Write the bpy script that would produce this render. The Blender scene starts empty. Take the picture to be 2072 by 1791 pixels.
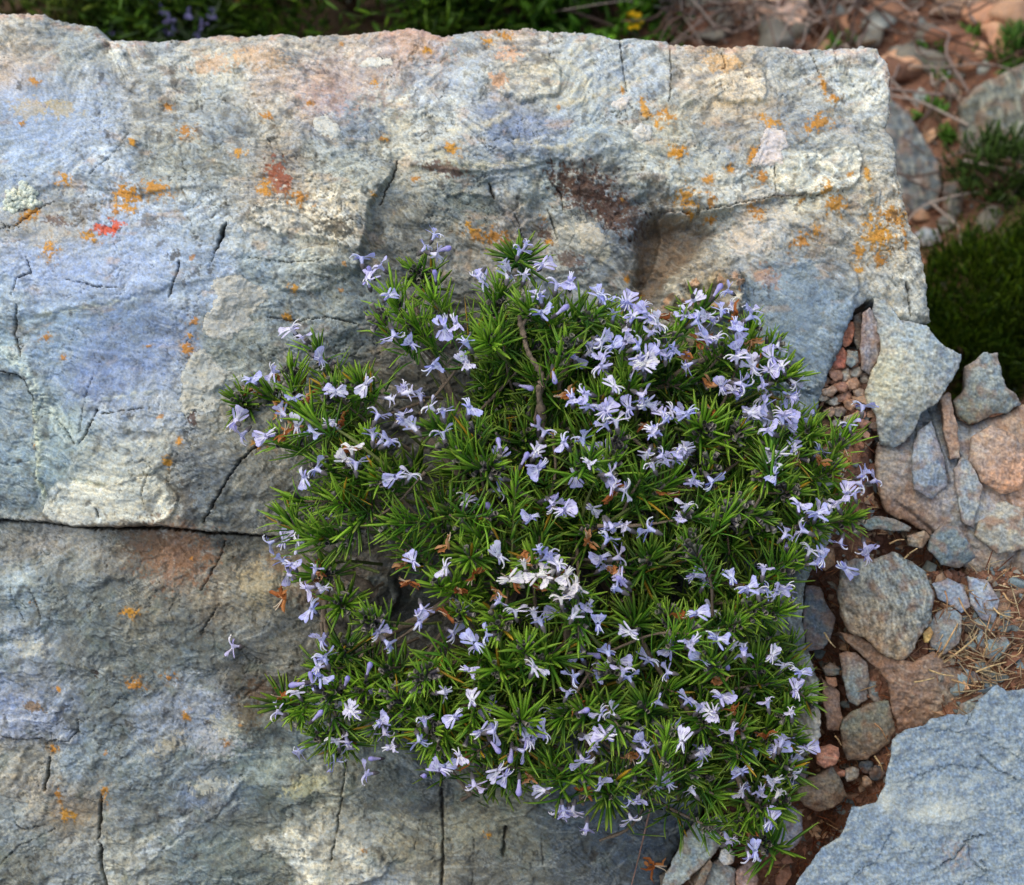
import bpy, math, random
import numpy as np
from mathutils import Vector, Matrix

random.seed(11)
rng = np.random.default_rng(11)
F = np.float32

# ------------------------------------------------------------------ scene, view
sc = bpy.context.scene
COL = sc.collection
DIST = 1.25                     # metres from the lens to the rock face
WID = 0.764                     # width of the rock face across the frame
PITCH = math.radians(50)
EX = np.array([1.0, 0, 0])
EV = np.array([0, math.sin(PITCH), math.cos(PITCH)])
EN = np.array([0, -math.cos(PITCH), math.sin(PITCH)])   # rock face normal
CAM = EN * DIST
S = WID / 2072.0
QX, QY = 1036.0, 895.5


def loc2w(u, v, h):
    """rock-face coordinates (right, up the face, out of the face) to world"""
    u = np.asarray(u, float)[..., None]; v = np.asarray(v, float)[..., None]; h = np.asarray(h, float)[..., None]
    return u * EX + v * EV + h * EN


def at(qx, qy, h=0.0):
    """world point seen at (qx, qy), h metres out of the rock face"""
    k = (DIST - np.asarray(h, float)) / DIST
    return loc2w((np.asarray(qx, float) - QX) * S * k, (QY - np.asarray(qy, float)) * S * k, h)


def to_q(P):
    P = np.asarray(P, float)
    u = P @ EX; v = P @ EV; h = P @ EN
    k = DIST / np.maximum(DIST - h, 0.05)
    return QX + u * k / S, QY - v * k / S, h


GAIN = np.array([.985, 1.02, .92])
EXPO = 0.62


def lin(c):
    c = np.asarray(c, float) / 255.0
    l = np.where(c <= 0.04045, c / 12.92, ((c + 0.055) / 1.055) ** 2.4)
    return l * GAIN


# ------------------------------------------------------------------ noise
_ang = rng.random((256, 256)).astype(F) * 2 * math.pi
_GX = np.cos(_ang); _GY = np.sin(_ang)


def pn(x, y, seed=0):
    x = np.asarray(x, F) + F(seed * 17.137); y = np.asarray(y, F) + F(seed * 31.713)
    xf = np.floor(x); yf = np.floor(y)
    xi = xf.astype(np.int32); yi = yf.astype(np.int32)
    x = x - xf; y = y - yf
    u = x * x * x * (x * (x * 6 - 15) + 10); v = y * y * y * (y * (y * 6 - 15) + 10)
    x0 = xi & 255; x1 = (xi + 1) & 255; y0 = yi & 255; y1 = (yi + 1) & 255
    n00 = _GX[x0, y0] * x + _GY[x0, y0] * y
    n10 = _GX[x1, y0] * (x - 1) + _GY[x1, y0] * y
    n01 = _GX[x0, y1] * x + _GY[x0, y1] * (y - 1)
    n11 = _GX[x1, y1] * (x - 1) + _GY[x1, y1] * (y - 1)
    a = n00 + u * (n10 - n00); b = n01 + u * (n11 - n01)
    return (a + v * (b - a)) * F(1.5)


def fbm(x, y, octv=4, seed=0, gain=0.5, lac=2.03):
    t = 0; a = 1.0; s = 0
    for i in range(octv):
        t = t + a * pn(x, y, seed + i * 3); s += a
        x = np.asarray(x, F) * F(lac); y = np.asarray(y, F) * F(lac); a *= gain
    return t / s


def ridged(x, y, octv=3, seed=0):
    t = 0; a = 1.0; s = 0
    for i in range(octv):
        t = t + a * (1 - np.abs(pn(x, y, seed + i * 5)) * 2); s += a
        x = x * F(2.1); y = y * F(2.1); a *= .5
    return t / s


def desat(c, k):
    l = (c @ np.array([.25, .6, .15]))[..., None]
    return l + (c - l) * k


def sstep(a, b, x):
    t = np.clip((x - a) / (b - a), 0, 1)
    return t * t * (3 - 2 * t)


def poly_sd(px, py, poly):
    """signed distance to a closed polygon, negative inside"""
    poly = np.asarray(poly, F)
    best = np.full(px.shape, 1e12, F); inside = np.zeros(px.shape, bool)
    n = len(poly)
    for i in range(n):
        ax, ay = poly[i]; bx, by = poly[(i + 1) % n]
        ex, ey = bx - ax, by - ay
        wx, wy = px - ax, py - ay
        t = np.clip((wx * ex + wy * ey) / (ex * ex + ey * ey + 1e-9), 0, 1)
        d = (wx - ex * t) ** 2 + (wy - ey * t) ** 2
        np.minimum(best, d, out=best)
        c = ((ay <= py) != (by <= py))
        if abs(ey) > 1e-9:
            inside ^= c & (px < ax + (py - ay) * ex / ey)
    d = np.sqrt(best)
    return np.where(inside, -d, d)


def line_d(px, py, pts):
    """distance to a polyline and side (+ on the right of its direction, i.e. below a left-to-right line)"""
    best = np.full(px.shape, 1e12, F); side = np.zeros(px.shape, F)
    par = np.zeros(px.shape, F); L = 0.0
    for (ax, ay), (bx, by) in zip(pts[:-1], pts[1:]):
        ex, ey = bx - ax, by - ay
        ln = math.hypot(ex, ey)
        wx, wy = px - ax, py - ay
        t = np.clip((wx * ex + wy * ey) / (ln * ln + 1e-9), 0, 1)
        d = (wx - ex * t) ** 2 + (wy - ey * t) ** 2
        m = d < best
        best = np.where(m, d, best)
        side = np.where(m, np.sign(ex * wy - ey * wx), side)
        par = np.where(m, L + t * ln, par)
        L += ln
    return np.sqrt(best), side, par / max(L, 1e-6)


def interp(px, py, pts, sig):
    """smooth scattered interpolation of rows (x, y, values...)"""
    pts = np.asarray(pts, F)
    num = np.zeros(px.shape + (pts.shape[1] - 2,), F); den = np.full(px.shape, 1e-20, F)
    inv = F(-0.5 / sig ** 2)
    for r in pts:
        d2 = (px - r[0]) ** 2 + (py - r[1]) ** 2
        w = np.exp(d2 * inv) + F(1e-6) / (1 + d2 * F(1e-4)) ** 2
        den += w
        num += w[..., None] * r[2:]
    return num / den[..., None]


def smooth_poly(pts, closed=True, it=1):
    pts = [tuple(p) for p in pts]
    for _ in range(it):
        out = []
        n = len(pts)
        for i in range(n if closed else n - 1):
            a = pts[i]; b = pts[(i + 1) % n]
            out.append((a[0] * .75 + b[0] * .25, a[1] * .75 + b[1] * .25))
            out.append((a[0] * .25 + b[0] * .75, a[1] * .25 + b[1] * .75))
        pts = out
    return pts


# ------------------------------------------------------------------ meshes
def mesh(name, V, faces, col=None, mat=None, smooth=True, matidx=None):
    """faces: list of integer arrays (n,3) or (n,4); col: per-vertex linear rgb"""
    me = bpy.data.meshes.new(name)
    V = np.ascontiguousarray(np.asarray(V, F))
    faces = [np.asarray(f, np.int32) for f in (faces if isinstance(faces, (list, tuple)) else [faces]) if len(f)]
    me.vertices.add(len(V)); me.vertices.foreach_set('co', V.ravel())
    nl = sum(f.size for f in faces); nf = sum(len(f) for f in faces)
    me.loops.add(nl); me.polygons.add(nf)
    me.loops.foreach_set('vertex_index', np.concatenate([f.ravel() for f in faces]))
    tot = np.concatenate([np.full(len(f), f.shape[1], np.int32) for f in faces])
    st = np.concatenate([[0], np.cumsum(tot)[:-1]]).astype(np.int32)
    me.polygons.foreach_set('loop_start', st)
    me.polygons.foreach_set('loop_total', tot)
    me.polygons.foreach_set('use_smooth', np.full(nf, bool(smooth)))
    for m in (mat if isinstance(mat, (list, tuple)) else [mat]):
        if m: me.materials.append(m)
    if matidx is not None:
        me.polygons.foreach_set('material_index', np.asarray(matidx, np.int32))
    me.update(calc_edges=True)
    if col is not None:
        a = me.color_attributes.new('Col', 'FLOAT_COLOR', 'POINT')
        c = np.ones((len(V), 4), F); c[:, :3] = np.clip(col, 0, 1)
        a.data.foreach_set('color', c.ravel())
    me.validate()
    return me


def obj(name, me, parent=None, label=None, cat=None, group=None, kind=None):
    o = bpy.data.objects.new(name, me); COL.objects.link(o)
    if parent is not None:
        o.parent = parent          # child coordinates are given in the parent's own frame
    tag(o, label, cat, group, kind)
    return o


def tag(o, label=None, cat=None, group=None, kind=None):
    if label: o['label'] = label
    if cat: o['category'] = cat
    if group: o['group'] = group
    if kind: o['kind'] = kind
    return o


class Geo:
    """collects pieces of one mesh"""
    def __init__(s): s.V = []; s.F = {3: [], 4: []}; s.C = []; s.n = 0; s.M = {3: [], 4: []}
    def add(s, V, faces, col, mi=0):
        V = np.asarray(V, F)
        for f in (faces if isinstance(faces, list) else [faces]):
            f = np.asarray(f, np.int32)
            if len(f):
                s.F[f.shape[1]].append(f + s.n); s.M[f.shape[1]].append(np.full(len(f), mi))
        c = np.asarray(col, F)
        s.C.append(np.broadcast_to(c, V.shape) if c.ndim == 1 else c)
        s.V.append(V); s.n += len(V)
    def build(s, name, mat, smooth=True):
        f = []; m = []
        for k in (3, 4):
            if s.F[k]: f.append(np.concatenate(s.F[k])); m.append(np.concatenate(s.M[k]))
        return mesh(name, np.concatenate(s.V), f, np.concatenate(s.C), mat, smooth, np.concatenate(m))


def nrm(a):
    a = np.asarray(a, float)
    return a / np.maximum(np.linalg.norm(a, axis=-1, keepdims=True), 1e-9)


def needles(B, D, Nn, L, Wd, curve, col, tip=None, rings=5, flat=.35, nseg=None):
    """many narrow leaves at once: base B, direction D, upper side Nn, length L, width Wd"""
    n = len(B)
    D = nrm(D); side = nrm(np.cross(D, Nn)); up = np.cross(side, D)
    ss = np.linspace(0, 1, rings)
    prof = np.interp(ss, [0, .12, .35, .7, .9, 1], [.5, .85, 1, .98, .8, .3])
    V = np.zeros((n, rings, 3, 3), F); C = np.zeros((n, rings, 3, 3), F)
    L = np.asarray(L)[:, None]; Wd = np.asarray(Wd)[:, None]; cv = np.asarray(curve)[:, None]
    for i, s in enumerate(ss):
        c = B + D * L * s + up * (cv * L * s * s)
        w = side * Wd * .5 * prof[i]
        k = up * Wd * flat * prof[i]
        V[:, i, 0] = c - w - k * .5; V[:, i, 1] = c + k * .5; V[:, i, 2] = c + w - k * .5
        cc = col if tip is None else col + (tip - col) * (s ** 3)
        C[:, i, 0] = cc * 1.12; C[:, i, 1] = cc * .92; C[:, i, 2] = cc * 1.12
    idx = np.arange(n * rings * 3).reshape(n, rings, 3)
    fs = []
    for i in range(rings - 1):
        for a, b in ((0, 1), (1, 2), (2, 0)):
            fs.append(np.stack([idx[:, i, a], idx[:, i, b], idx[:, i + 1, b], idx[:, i + 1, a]], -1))
    fs = np.concatenate(fs)
    return V.reshape(-1, 3), fs, C.reshape(-1, 3)


def tube(path, r, k=5):
    """round tube along path (m,3) with radii r; returns V, quads"""
    path = np.asarray(path, float); m = len(path)
    r = np.broadcast_to(np.asarray(r, float), (m,))
    t = np.gradient(path, axis=0); t = nrm(t)
    ref = np.array([.3, .2, 1.0]); ref = np.where(np.abs(t @ nrm(ref))[:, None] > .95, np.array([1.0, 0, 0]), ref)
    a = nrm(np.cross(t, ref)); b = np.cross(t, a)
    th = np.linspace(0, 2 * np.pi, k, endpoint=False)
    V = path[:, None] + (a[:, None] * np.cos(th)[None, :, None] + b[:, None] * np.sin(th)[None, :, None]) * r[:, None, None]
    idx = np.arange(m * k).reshape(m, k)
    q = np.stack([idx[:-1], np.roll(idx, -1, 1)[:-1], np.roll(idx, -1, 1)[1:], idx[1:]], -1).reshape(-1, 4)
    return V.reshape(-1, 3), q


def bez(pts, n=12):
    """smooth curve through points (Catmull-Rom)"""
    P = [np.asarray(p, float) for p in pts]
    P = [2 * P[0] - P[1]] + P + [2 * P[-1] - P[-2]]
    out = []
    for i in range(1, len(P) - 2):
        for t in np.linspace(0, 1, n, endpoint=False):
            a, b, c, d = P[i - 1:i + 3]
            out.append(.5 * (2 * b + (c - a) * t + (2 * a - 5 * b + 4 * c - d) * t * t + (3 * b - a - 3 * c + d) * t ** 3))
    out.append(P[-2])
    return np.array(out)


# ------------------------------------------------------------------ materials
def new_mat(name):
    m = bpy.data.materials.new(name); m.use_nodes = True
    nt = m.node_tree; b = nt.nodes['Principled BSDF']
    return m, nt, b


def ND(nt, typ, **kw):
    n = nt.nodes.new(typ)
    for k, v in kw.items():
        if k in n.inputs: n.inputs[k].default_value = v
        else: setattr(n, k, v)
    return n


def ramp(nt, a, b, ca=(0, 0, 0, 1), cb=(1, 1, 1, 1)):
    r = nt.nodes.new('ShaderNodeValToRGB')
    r.color_ramp.elements[0].position = a; r.color_ramp.elements[0].color = ca
    r.color_ramp.elements[1].position = b; r.color_ramp.elements[1].color = cb
    return r


def mixrgb(nt, mode, fac, A, B):
    n = nt.nodes.new('ShaderNodeMix'); n.data_type = 'RGBA'; n.blend_type = mode
    for sock, val in ((n.inputs['Factor'], fac), (n.inputs['A'], A), (n.inputs['B'], B)):
        pass
    def put(s, v):
        if hasattr(v, 'is_output') or isinstance(v, bpy.types.NodeSocket): nt.links.new(v, s)
        else: s.default_value = v
    put(n.inputs[0], fac); put(n.inputs[6], A); put(n.inputs[7], B)
    return n.outputs[2]


def rock_material(name, speck=.5, bump=.35, scale=1.0):
    m, nt, b = new_mat(name)
    at_ = ND(nt, 'ShaderNodeAttribute', attribute_name='Col')
    tc = nt.nodes.new('ShaderNodeTexCoord')
    n1 = ND(nt, 'ShaderNodeTexNoise', Scale=420.0 * scale, Detail=6.0, Roughness=.72)
    n2 = ND(nt, 'ShaderNodeTexNoise', Scale=150.0 * scale, Detail=5.0, Roughness=.65, Distortion=.8)
    n3 = ND(nt, 'ShaderNodeTexNoise', Scale=900.0 * scale, Detail=3.0, Roughness=.6)
    n4 = ND(nt, 'ShaderNodeTexNoise', Scale=260.0 * scale, Detail=4.0, Roughness=.7)
    for n in (n1, n2, n3, n4): nt.links.new(tc.outputs['Object'], n.inputs['Vector'])
    lo = 1 - .62 * speck; hi = 1 + .62 * speck
    r1 = ramp(nt, .34, .66, (lo, lo, lo, 1), (hi, hi, hi, 1)); nt.links.new(n1.outputs[0], r1.inputs[0])
    c = mixrgb(nt, 'MULTIPLY', 1.0, at_.outputs['Color'], r1.outputs[0])
    r2 = ramp(nt, .38, .64, (.90, .98, 1.10, 1), (1.12, 1.02, .86, 1)); nt.links.new(n2.outputs[0], r2.inputs[0])
    c = mixrgb(nt, 'MULTIPLY', .75, c, r2.outputs[0])
    # dark mineral flecks
    r3 = ramp(nt, .62, .70); nt.links.new(n4.outputs[0], r3.inputs[0])
    c = mixrgb(nt, 'MIX', mul(nt, r3.outputs[0], .30), c, (.055, .06, .062, 1))
    r4 = ramp(nt, .63, .72); nt.links.new(n3.outputs[0], r4.inputs[0])
    c = mixrgb(nt, 'MIX', mul(nt, r4.outputs[0], .35), c, (.62, .60, .55, 1))
    nt.links.new(c, b.inputs['Base Color'])
    b.inputs['Roughness'].default_value = .82
    b.inputs['Specular IOR Level'].default_value = .3
    bp = ND(nt, 'ShaderNodeBump', Strength=bump, Distance=.0012)
    add = ND(nt, 'ShaderNodeMath', operation='ADD'); nt.links.new(n1.outputs[0], add.inputs[0]); nt.links.new(n4.outputs[0], add.inputs[1])
    nt.links.new(add.outputs[0], bp.inputs['Height']); nt.links.new(bp.outputs[0], b.inputs['Normal'])
    return m


def mul(nt, sock, v):
    n = ND(nt, 'ShaderNodeMath', operation='MULTIPLY'); nt.links.new(sock, n.inputs[0]); n.inputs[1].default_value = v
    return n.outputs[0]


def leafy_material(name, rough=.5, trans=.25, vary=.12, spec=.35):
    m, nt, b = new_mat(name)
    at_ = ND(nt, 'ShaderNodeAttribute', attribute_name='Col')
    tc = nt.nodes.new('ShaderNodeTexCoord')
    n1 = ND(nt, 'ShaderNodeTexNoise', Scale=700.0, Detail=3.0)
    nt.links.new(tc.outputs['Object'], n1.inputs['Vector'])
    r1 = ramp(nt, .3, .7, (1 - vary,) * 3 + (1,), (1 + vary,) * 3 + (1,)); nt.links.new(n1.outputs[0], r1.inputs[0])
    c = mixrgb(nt, 'MULTIPLY', 1.0, at_.outputs['Color'], r1.outputs[0])
    nt.links.new(c, b.inputs['Base Color'])
    b.inputs['Roughness'].default_value = rough
    b.inputs['Specular IOR Level'].default_value = spec
    tr = nt.nodes.new('ShaderNodeBsdfTranslucent'); nt.links.new(c, tr.inputs['Color'])
    mx = nt.nodes.new('ShaderNodeMixShader'); mx.inputs[0].default_value = trans
    nt.links.new(b.outputs[0], mx.inputs[1]); nt.links.new(tr.outputs[0], mx.inputs[2])
    nt.links.new(mx.outputs[0], nt.nodes['Material Output'].inputs['Surface'])
    return m


M_ROCK = rock_material('rock', .46, .05, 1.4)
M_SLAB = rock_material('blue_slab_stone', .45, .08, 1.4)
M_STONE = rock_material('loose_stone', .55, .2, 1.2)
M_LICHEN = rock_material('crust_lichen', .28, .6, 1.3)
M_SOIL = rock_material('red_soil', .9, .9, .7)
M_LEAF = leafy_material('needle_leaf', .42, .18)
M_PETAL = leafy_material('petal', .6, .30, .06, .2)
M_WOOD = leafy_material('twig_bark', .8, 0.0, .35, .2)
M_DRY = leafy_material('dry_matter', .75, .1, .25, .2)
# ------------------------------------------------------------------ ground: one sheet of red soil
def smoothmin(a, b, k):
    h = np.clip(.5 + .5 * (b - a) / k, 0, 1)
    return b + (a - b) * h - k * h * (1 - h)


CREV = [(1655, 1130), (1690, 1240), (1690, 1330), (1690, 1480), (1720, 1570), (1700, 1650), (1640, 1740), (1560, 1830)]


def ground_z(x, y):
    x = np.asarray(x, F); y = np.asarray(y, F)
    # shelf of earth that climbs with the rock face
    h = F(-.055) + .012 * fbm(x * 9, y * 9, 3, 5)
    zs = (h + .643 * y) / .766
    qx, qy, _ = to_q(np.stack([x, y, zs], -1))
    d, _, _ = line_d(qx.astype(F), qy.astype(F), CREV)
    h = h - .05 * np.exp(-(d / 48) ** 2) - .03 * sstep(-1750, -1500, -qx)
    h = h + .012 * sstep(1300, 1500, qy) * sstep(1850, 1950, qx)
    h = h - .035 * sstep(1170, 1080, qy) * sstep(1740, 1800, qx)
    h = h - .16 * sstep(.17, .09, x)
    zs = (h + .643 * y) / .766
    low = -.42 + .05 * fbm(x * 1.6 + 3, y * 1.6, 3, 9) + .10 * sstep(.2, 1.6, y) + .04 * sstep(.35, .7, x)
    m = sstep(.055, .15, y + .02 * fbm(x * 8, y * 8, 2, 4) - .15 * sstep(.36, .42, x) * 0)
    z = zs * (1 - m) + low * m
    z = np.where(y < -.42, np.maximum(z, -.62), z)
    z = z + .006 * fbm(x * 45, y * 45, 3, 21) + .0022 * fbm(x * 160, y * 160, 2, 25)
    return z


def warp_axis(segs):
    out = []
    for a, b, st in segs: out.append(np.arange(a, b, st))
    return np.concatenate(out)


gx = warp_axis([(-7, -1.2, .4), (-1.2, -.5, .02), (-.5, .18, .012), (.18, .50, .0024), (.50, 1.2, .010), (1.2, 7.2, .4)])
gy = warp_axis([(-2.2, -.45, .06), (-.45, .12, .0026), (.12, 1.0, .0075), (1.0, 2.2, .03), (2.2, 9.3, .45)])
GXX, GYY = np.meshgrid(gx, gy)
GZ = ground_z(GXX, GYY)
V = np.stack([GXX, GYY, GZ], -1).reshape(-1, 3)
idx = np.arange(GXX.size).reshape(GXX.shape)
Q = np.stack([idx[:-1, :-1], idx[:-1, 1:], idx[1:, 1:], idx[1:, :-1]], -1).reshape(-1, 4)
xx = GXX.ravel().astype(F); yy = GYY.ravel().astype(F)
t1 = fbm(xx * 14, yy * 14, 4, 31)[:, None]; t2 = fbm(xx * 70, yy * 70, 3, 35)[:, None]
c = lin((112, 74, 58)) + (lin((134, 98, 80)) - lin((112, 74, 58))) * np.clip(.5 + 1.3 * t1, 0, 1)
c = c * (1 + .45 * t2)
gm = sstep(.02, .25, fbm(xx * 2.2 + 5, yy * 2.2, 3, 41) + .35 * sstep(.25, -.3, xx) - .1)[:, None] * sstep(.3, .5, yy)[:, None]
c = c * (1 - gm * .6) + lin((70, 66, 40)) * gm * .6
ground = obj('ground', mesh('ground', V, [Q], c, M_SOIL), kind='structure', label='bare red earth between the rocks', cat='ground')


def ground_hit(qx, qy, lift=0.0):
    """where the sight line through (qx, qy) meets the ground"""
    d = nrm(at(qx, qy, 0.0) - CAM)
    t = np.arange(.9, 5.0, .004)
    P = CAM + d * t[:, None]
    below = P[:, 2] < ground_z(P[:, 0], P[:, 1]) + lift
    i = int(np.argmax(below)) if below.any() else len(t) - 1
    return P[i]


# ------------------------------------------------------------------ stones: height fields with their own outline
def stone(name, outline, h0, col, label=None, cat='rock', step=2.6, group=None, seed=None, tilt=(0, 0), rough=.003, facet=.5,
          rnd=7, side=.028, ctrl=None, streak=(0.5, 4.0, 0.5), edge=3.0, mat=None, extra=None, parent=None, csig=60, smooth=0, mott=.6, dome=.0, under=.24, grow=1.07, dust=.5):
    """A stone with OUTLINE (sight coordinates) whose face lies h0 out of the rock plane: rounded shoulders, broken facets and deep sides."""
    global _seed
    _seed += 7
    sd_ = seed if seed is not None else _seed
    r_ = np.random.default_rng(sd_)
    ol = np.array(smooth_poly(outline, True, smooth), F)
    if grow != 1: ol = (ol - ol.mean(0)) * F(grow) + ol.mean(0)
    x0, y0 = ol.min(0) - 14; x1, y1 = ol.max(0) + 14
    gx_ = np.arange(x0, x1 + step, step, dtype=F); gy_ = np.arange(y0, y1 + step, step, dtype=F)
    px, py = np.meshgrid(gx_, gy_)
    nz = fbm(px / 28, py / 28, 3, sd_) * edge * 1.7 + fbm(px / 9, py / 9, 2, sd_ + 2) * edge * .6
    raw = poly_sd(px, py, ol); sd = raw + nz
    cx, cy = ol.mean(0); R = .5 * max(x1 - x0, y1 - y0)
    s_in = np.clip(-sd, 0, None)
    h = np.full(px.shape, h0, F) + (tilt[0] * (px - cx) - tilt[1] * (py - cy)) * S
    if facet > 0:
        pl = []
        for k in range(6):
            a = r_.uniform(0, 6.283); sl = r_.uniform(.3, .95) * facet
            pl.append((math.cos(a) * (px - cx) + math.sin(a) * (py - cy)) * S * sl + r_.uniform(.1, .5) * R * S * sl)
        h = h + np.minimum.reduce(pl + [np.zeros_like(px)])
    if dome: h = h - dome * (((px - cx) / R) ** 2 + ((py - cy) / R) ** 2)
    t = np.clip(s_in / rnd, 0, 1)
    h = h - rnd * S * .9 * (1 - np.sqrt(np.clip(1 - (1 - t) ** 2, 0, 1)))
    ca, sa = math.cos(streak[0]), math.sin(streak[0])
    wx = px + 14 * fbm(px / 60, py / 60, 1, sd_ + 4); wy = py + 14 * fbm(px / 60, py / 60, 1, sd_ + 5)
    su = (wx * ca + wy * sa) / (9 * streak[1]); sv = (-wx * sa + wy * ca) / 9
    st = fbm(su, sv, 4, sd_ + 6)
    iso = fbm(px / 22, py / 22, 4, sd_ + 8)
    fine = fbm(px / 5.5, py / 5.5, 2, sd_ + 10)
    h = h + rough * (.8 * iso + .4 * st) + .00025 * fine
    if extra is not None:
        h, dc = extra(px, py, h)
    else:
        dc = None
    out = np.clip(raw + fbm(px / 28, py / 28, 2, sd_) * edge * 1.2, 0, None) * (sd > 0)
    h = h - np.minimum(out / 8.0, 1.3) * side
    base = np.broadcast_to(lin(col).astype(F), px.shape + (3,))
    if ctrl:
        rows = [(a, b) + tuple(lin(cc)) for a, b, cc in ctrl]
        base = interp(px + 10 * iso, py + 10 * fine, rows, csig)
    hue = fbm(px / 10, py / 10, 3, sd_ + 12) + .5 * iso
    base = base * np.stack([1 + .22 * hue, 1 + .04 * hue, 1 - .26 * hue], -1)
    v = (1 + mott * (1.1 * streak[2] * st + .5 * iso + 1.0 * fine))[..., None]
    cc = base * np.clip(v, .35, 1.8)
    pale = sstep(.18, .5, st + .2 * fine)[..., None] * streak[2]
    cc = cc + (lin((205, 196, 172)) - cc) * pale * .5
    if dc is not None: cc = dc(cc)
    cc = desat(cc, .8)
    du = sstep(-.05, .40, fbm(px / 32, py / 32, 4, sd_ + 20) + .25 * sstep(16, 2, s_in)) * dust       # red dust settled on the stone
    cc = cc + (lin((140, 104, 84)) - cc) * du[..., None]
    k = (DIST - h0) / DIST
    u = (px - QX) * S * k; v_ = (QY - py) * S * k
    gy__, gx__ = np.gradient(raw, step)                       # flanks cut back under the face
    gl = np.sqrt(gx__ ** 2 + gy__ ** 2) + 1e-4
    back = out * S * 1.0 + np.minimum(out / 8.0, 1.3) * side * under
    u = u - gx__ / gl * back; v_ = v_ + gy__ / gl * back
    P = loc2w(u, v_, h).reshape(-1, 3)
    keep = (np.maximum(sd, raw) < 9.5)
    idx = np.arange(px.size).reshape(px.shape)
    q = np.stack([idx[:-1, :-1], idx[1:, :-1], idx[1:, 1:], idx[:-1, 1:]], -1)
    fk = keep[:-1, :-1] & keep[1:, :-1] & keep[1:, 1:] & keep[:-1, 1:]
    q = q[fk]
    used = np.unique(q); remap = np.full(px.size, -1, np.int32); remap[used] = np.arange(len(used))
    P = P[used]; cc = cc.reshape(-1, 3)[used]; q = remap[q]
    # origin at the stone's own foot
    c0 = P.mean(0)
    me = mesh(name, P - c0, [q], cc, mat or M_STONE)
    o = obj(name, me, parent, label, cat if parent is None else None, group)
    o.location = c0
    return o


_seed = 100
# ------------------------------------------------------------------ the big schist boulder
B_OUT = [(-260, 0), (-60, 14), (0, 24), (54, 22), (85, 25), (105, 36), (183, 49), (203, 64), (217, 78), (322, 80), (349, 77), (389, 71), (440, 62),
         (500, 68), (572, 64), (603, 71), (643, 68), (720, 62), (790, 57), (830, 53), (856, 56), (880, 63), (900, 67), (930, 64), (950, 59), (1010, 52),
         (1060, 51), (1105, 58), (1150, 58), (1210, 66), (1245, 75), (1300, 74), (1335, 80), (1370, 88), (1450, 92), (1520, 88), (1600, 90), (1660, 96),
         (1720, 95), (1755, 91), (1775, 97), (1786, 112), (1802, 124), (1808, 150), (1809, 195), (1800, 235), (1797, 258), (1812, 275), (1816, 320),
         (1818, 345), (1836, 420), (1852, 470), (1866, 495), (1876, 560), (1882, 610), (1886, 650), (1850, 662), (1815, 648), (1795, 612), (1760, 606), (1735, 625),
         (1722, 650), (1706, 700), (1676, 765), (1658, 825), (1660, 900), (1690, 980), (1700, 1060), (1660, 1130), (1632, 1185), (1628, 1240),
         (1632, 1300), (1648, 1340), (1660, 1400), (1664, 1470), (1660, 1510), (1640, 1535), (1600, 1560), (1540, 1600), (1430, 1640), (1410, 1668),
         (1385, 1700), (1365, 1740), (1345, 1770), (1330, 1900), (1330, 1980), (-260, 1980)]
BH = [(-200, 10, -.10), (0, 30, -.10), (120, 45, -.105), (210, 70, -.135), (350, 85, -.125), (500, 75, -.115), (700, 70, -.12), (840, 60, -.115), (1040, 58, -.12), (1250, 80, -.12), (1450, 95, -.12),
      (1650, 100, -.12), (1780, 110, -.125), (0, 150, -.045), (200, 160, -.06), (400, 150, -.07), (600, 160, -.065), (800, 160, -.065), (1000, 160, -.06),
      (1200, 160, -.06), (1400, 170, -.06), (1600, 170, -.062), (1780, 200, -.08), (0, 300, -.012), (200, 300, -.018), (400, 300, -.02), (600, 300, -.02), (800, 290, -.022),
      (1000, 290, -.02), (1200, 300, -.018), (1400, 290, -.02), (1600, 300, -.022), (1790, 300, -.04), (0, 500, .004), (200, 500, .004), (420, 480, .004), (650, 430, .012),
      (850, 430, -.018), (1000, 430, -.022), (1150, 430, -.030), (1300, 400, -.022), (1345, 505, -.062), (1335, 560, -.060), (1300, 470, -.045), (1240, 500, -.045), (1450, 450, -.02), (1600, 450, -.018),
      (1760, 460, -.022), (1830, 520, -.035), (0, 750, -.006), (200, 700, .0), (400, 700, -.002), (600, 650, -.012), (720, 560, -.02), (850, 600, -.035), (1000, 560, -.03), (1150, 600, -.045),
      (1250, 560, -.04), (1450, 580, -.028), (1600, 620, -.034), (1700, 600, -.034), (1850, 620, -.05), (0, 950, .0), (150, 950, .008), (300, 950, .01), (450, 950, .008), (560, 950, 0),
      (800, 800, -.045), (1000, 800, -.07), (1200, 800, -.07), (1500, 800, -.055), (1640, 850, -.05), (800, 1000, -.05), (1100, 1050, -.085), (1500, 1050, -.07), (100, 1100, -.010), (300, 1110, -.012),
      (500, 1110, -.014), (640, 1150, -.03), (760, 1230, -.055), (900, 1250, -.06), (1100, 1300, -.065), (1400, 1250, -.05), (1600, 1250, -.03), (0, 1300, -.018), (200, 1300, -.019),
      (400, 1300, -.022), (550, 1300, -.028), (0, 1500, -.030), (200, 1500, -.032), (400, 1500, -.034), (600, 1480, -.040), (800, 1500, -.048), (1000, 1500, -.052), (1250, 1480, -.056),
      (1450, 1450, -.035), (1620, 1420, -.026), (0, 1750, -.050), (200, 1750, -.052), (400, 1700, -.048), (600, 1680, -.052), (800, 1680, -.058), (1000, 1680, -.064),
      (1200, 1660, -.072), (1330, 1700, -.084), (1450, 1600, -.075), (1000, 1900, -.085), (0, 1900, -.066)]
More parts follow.
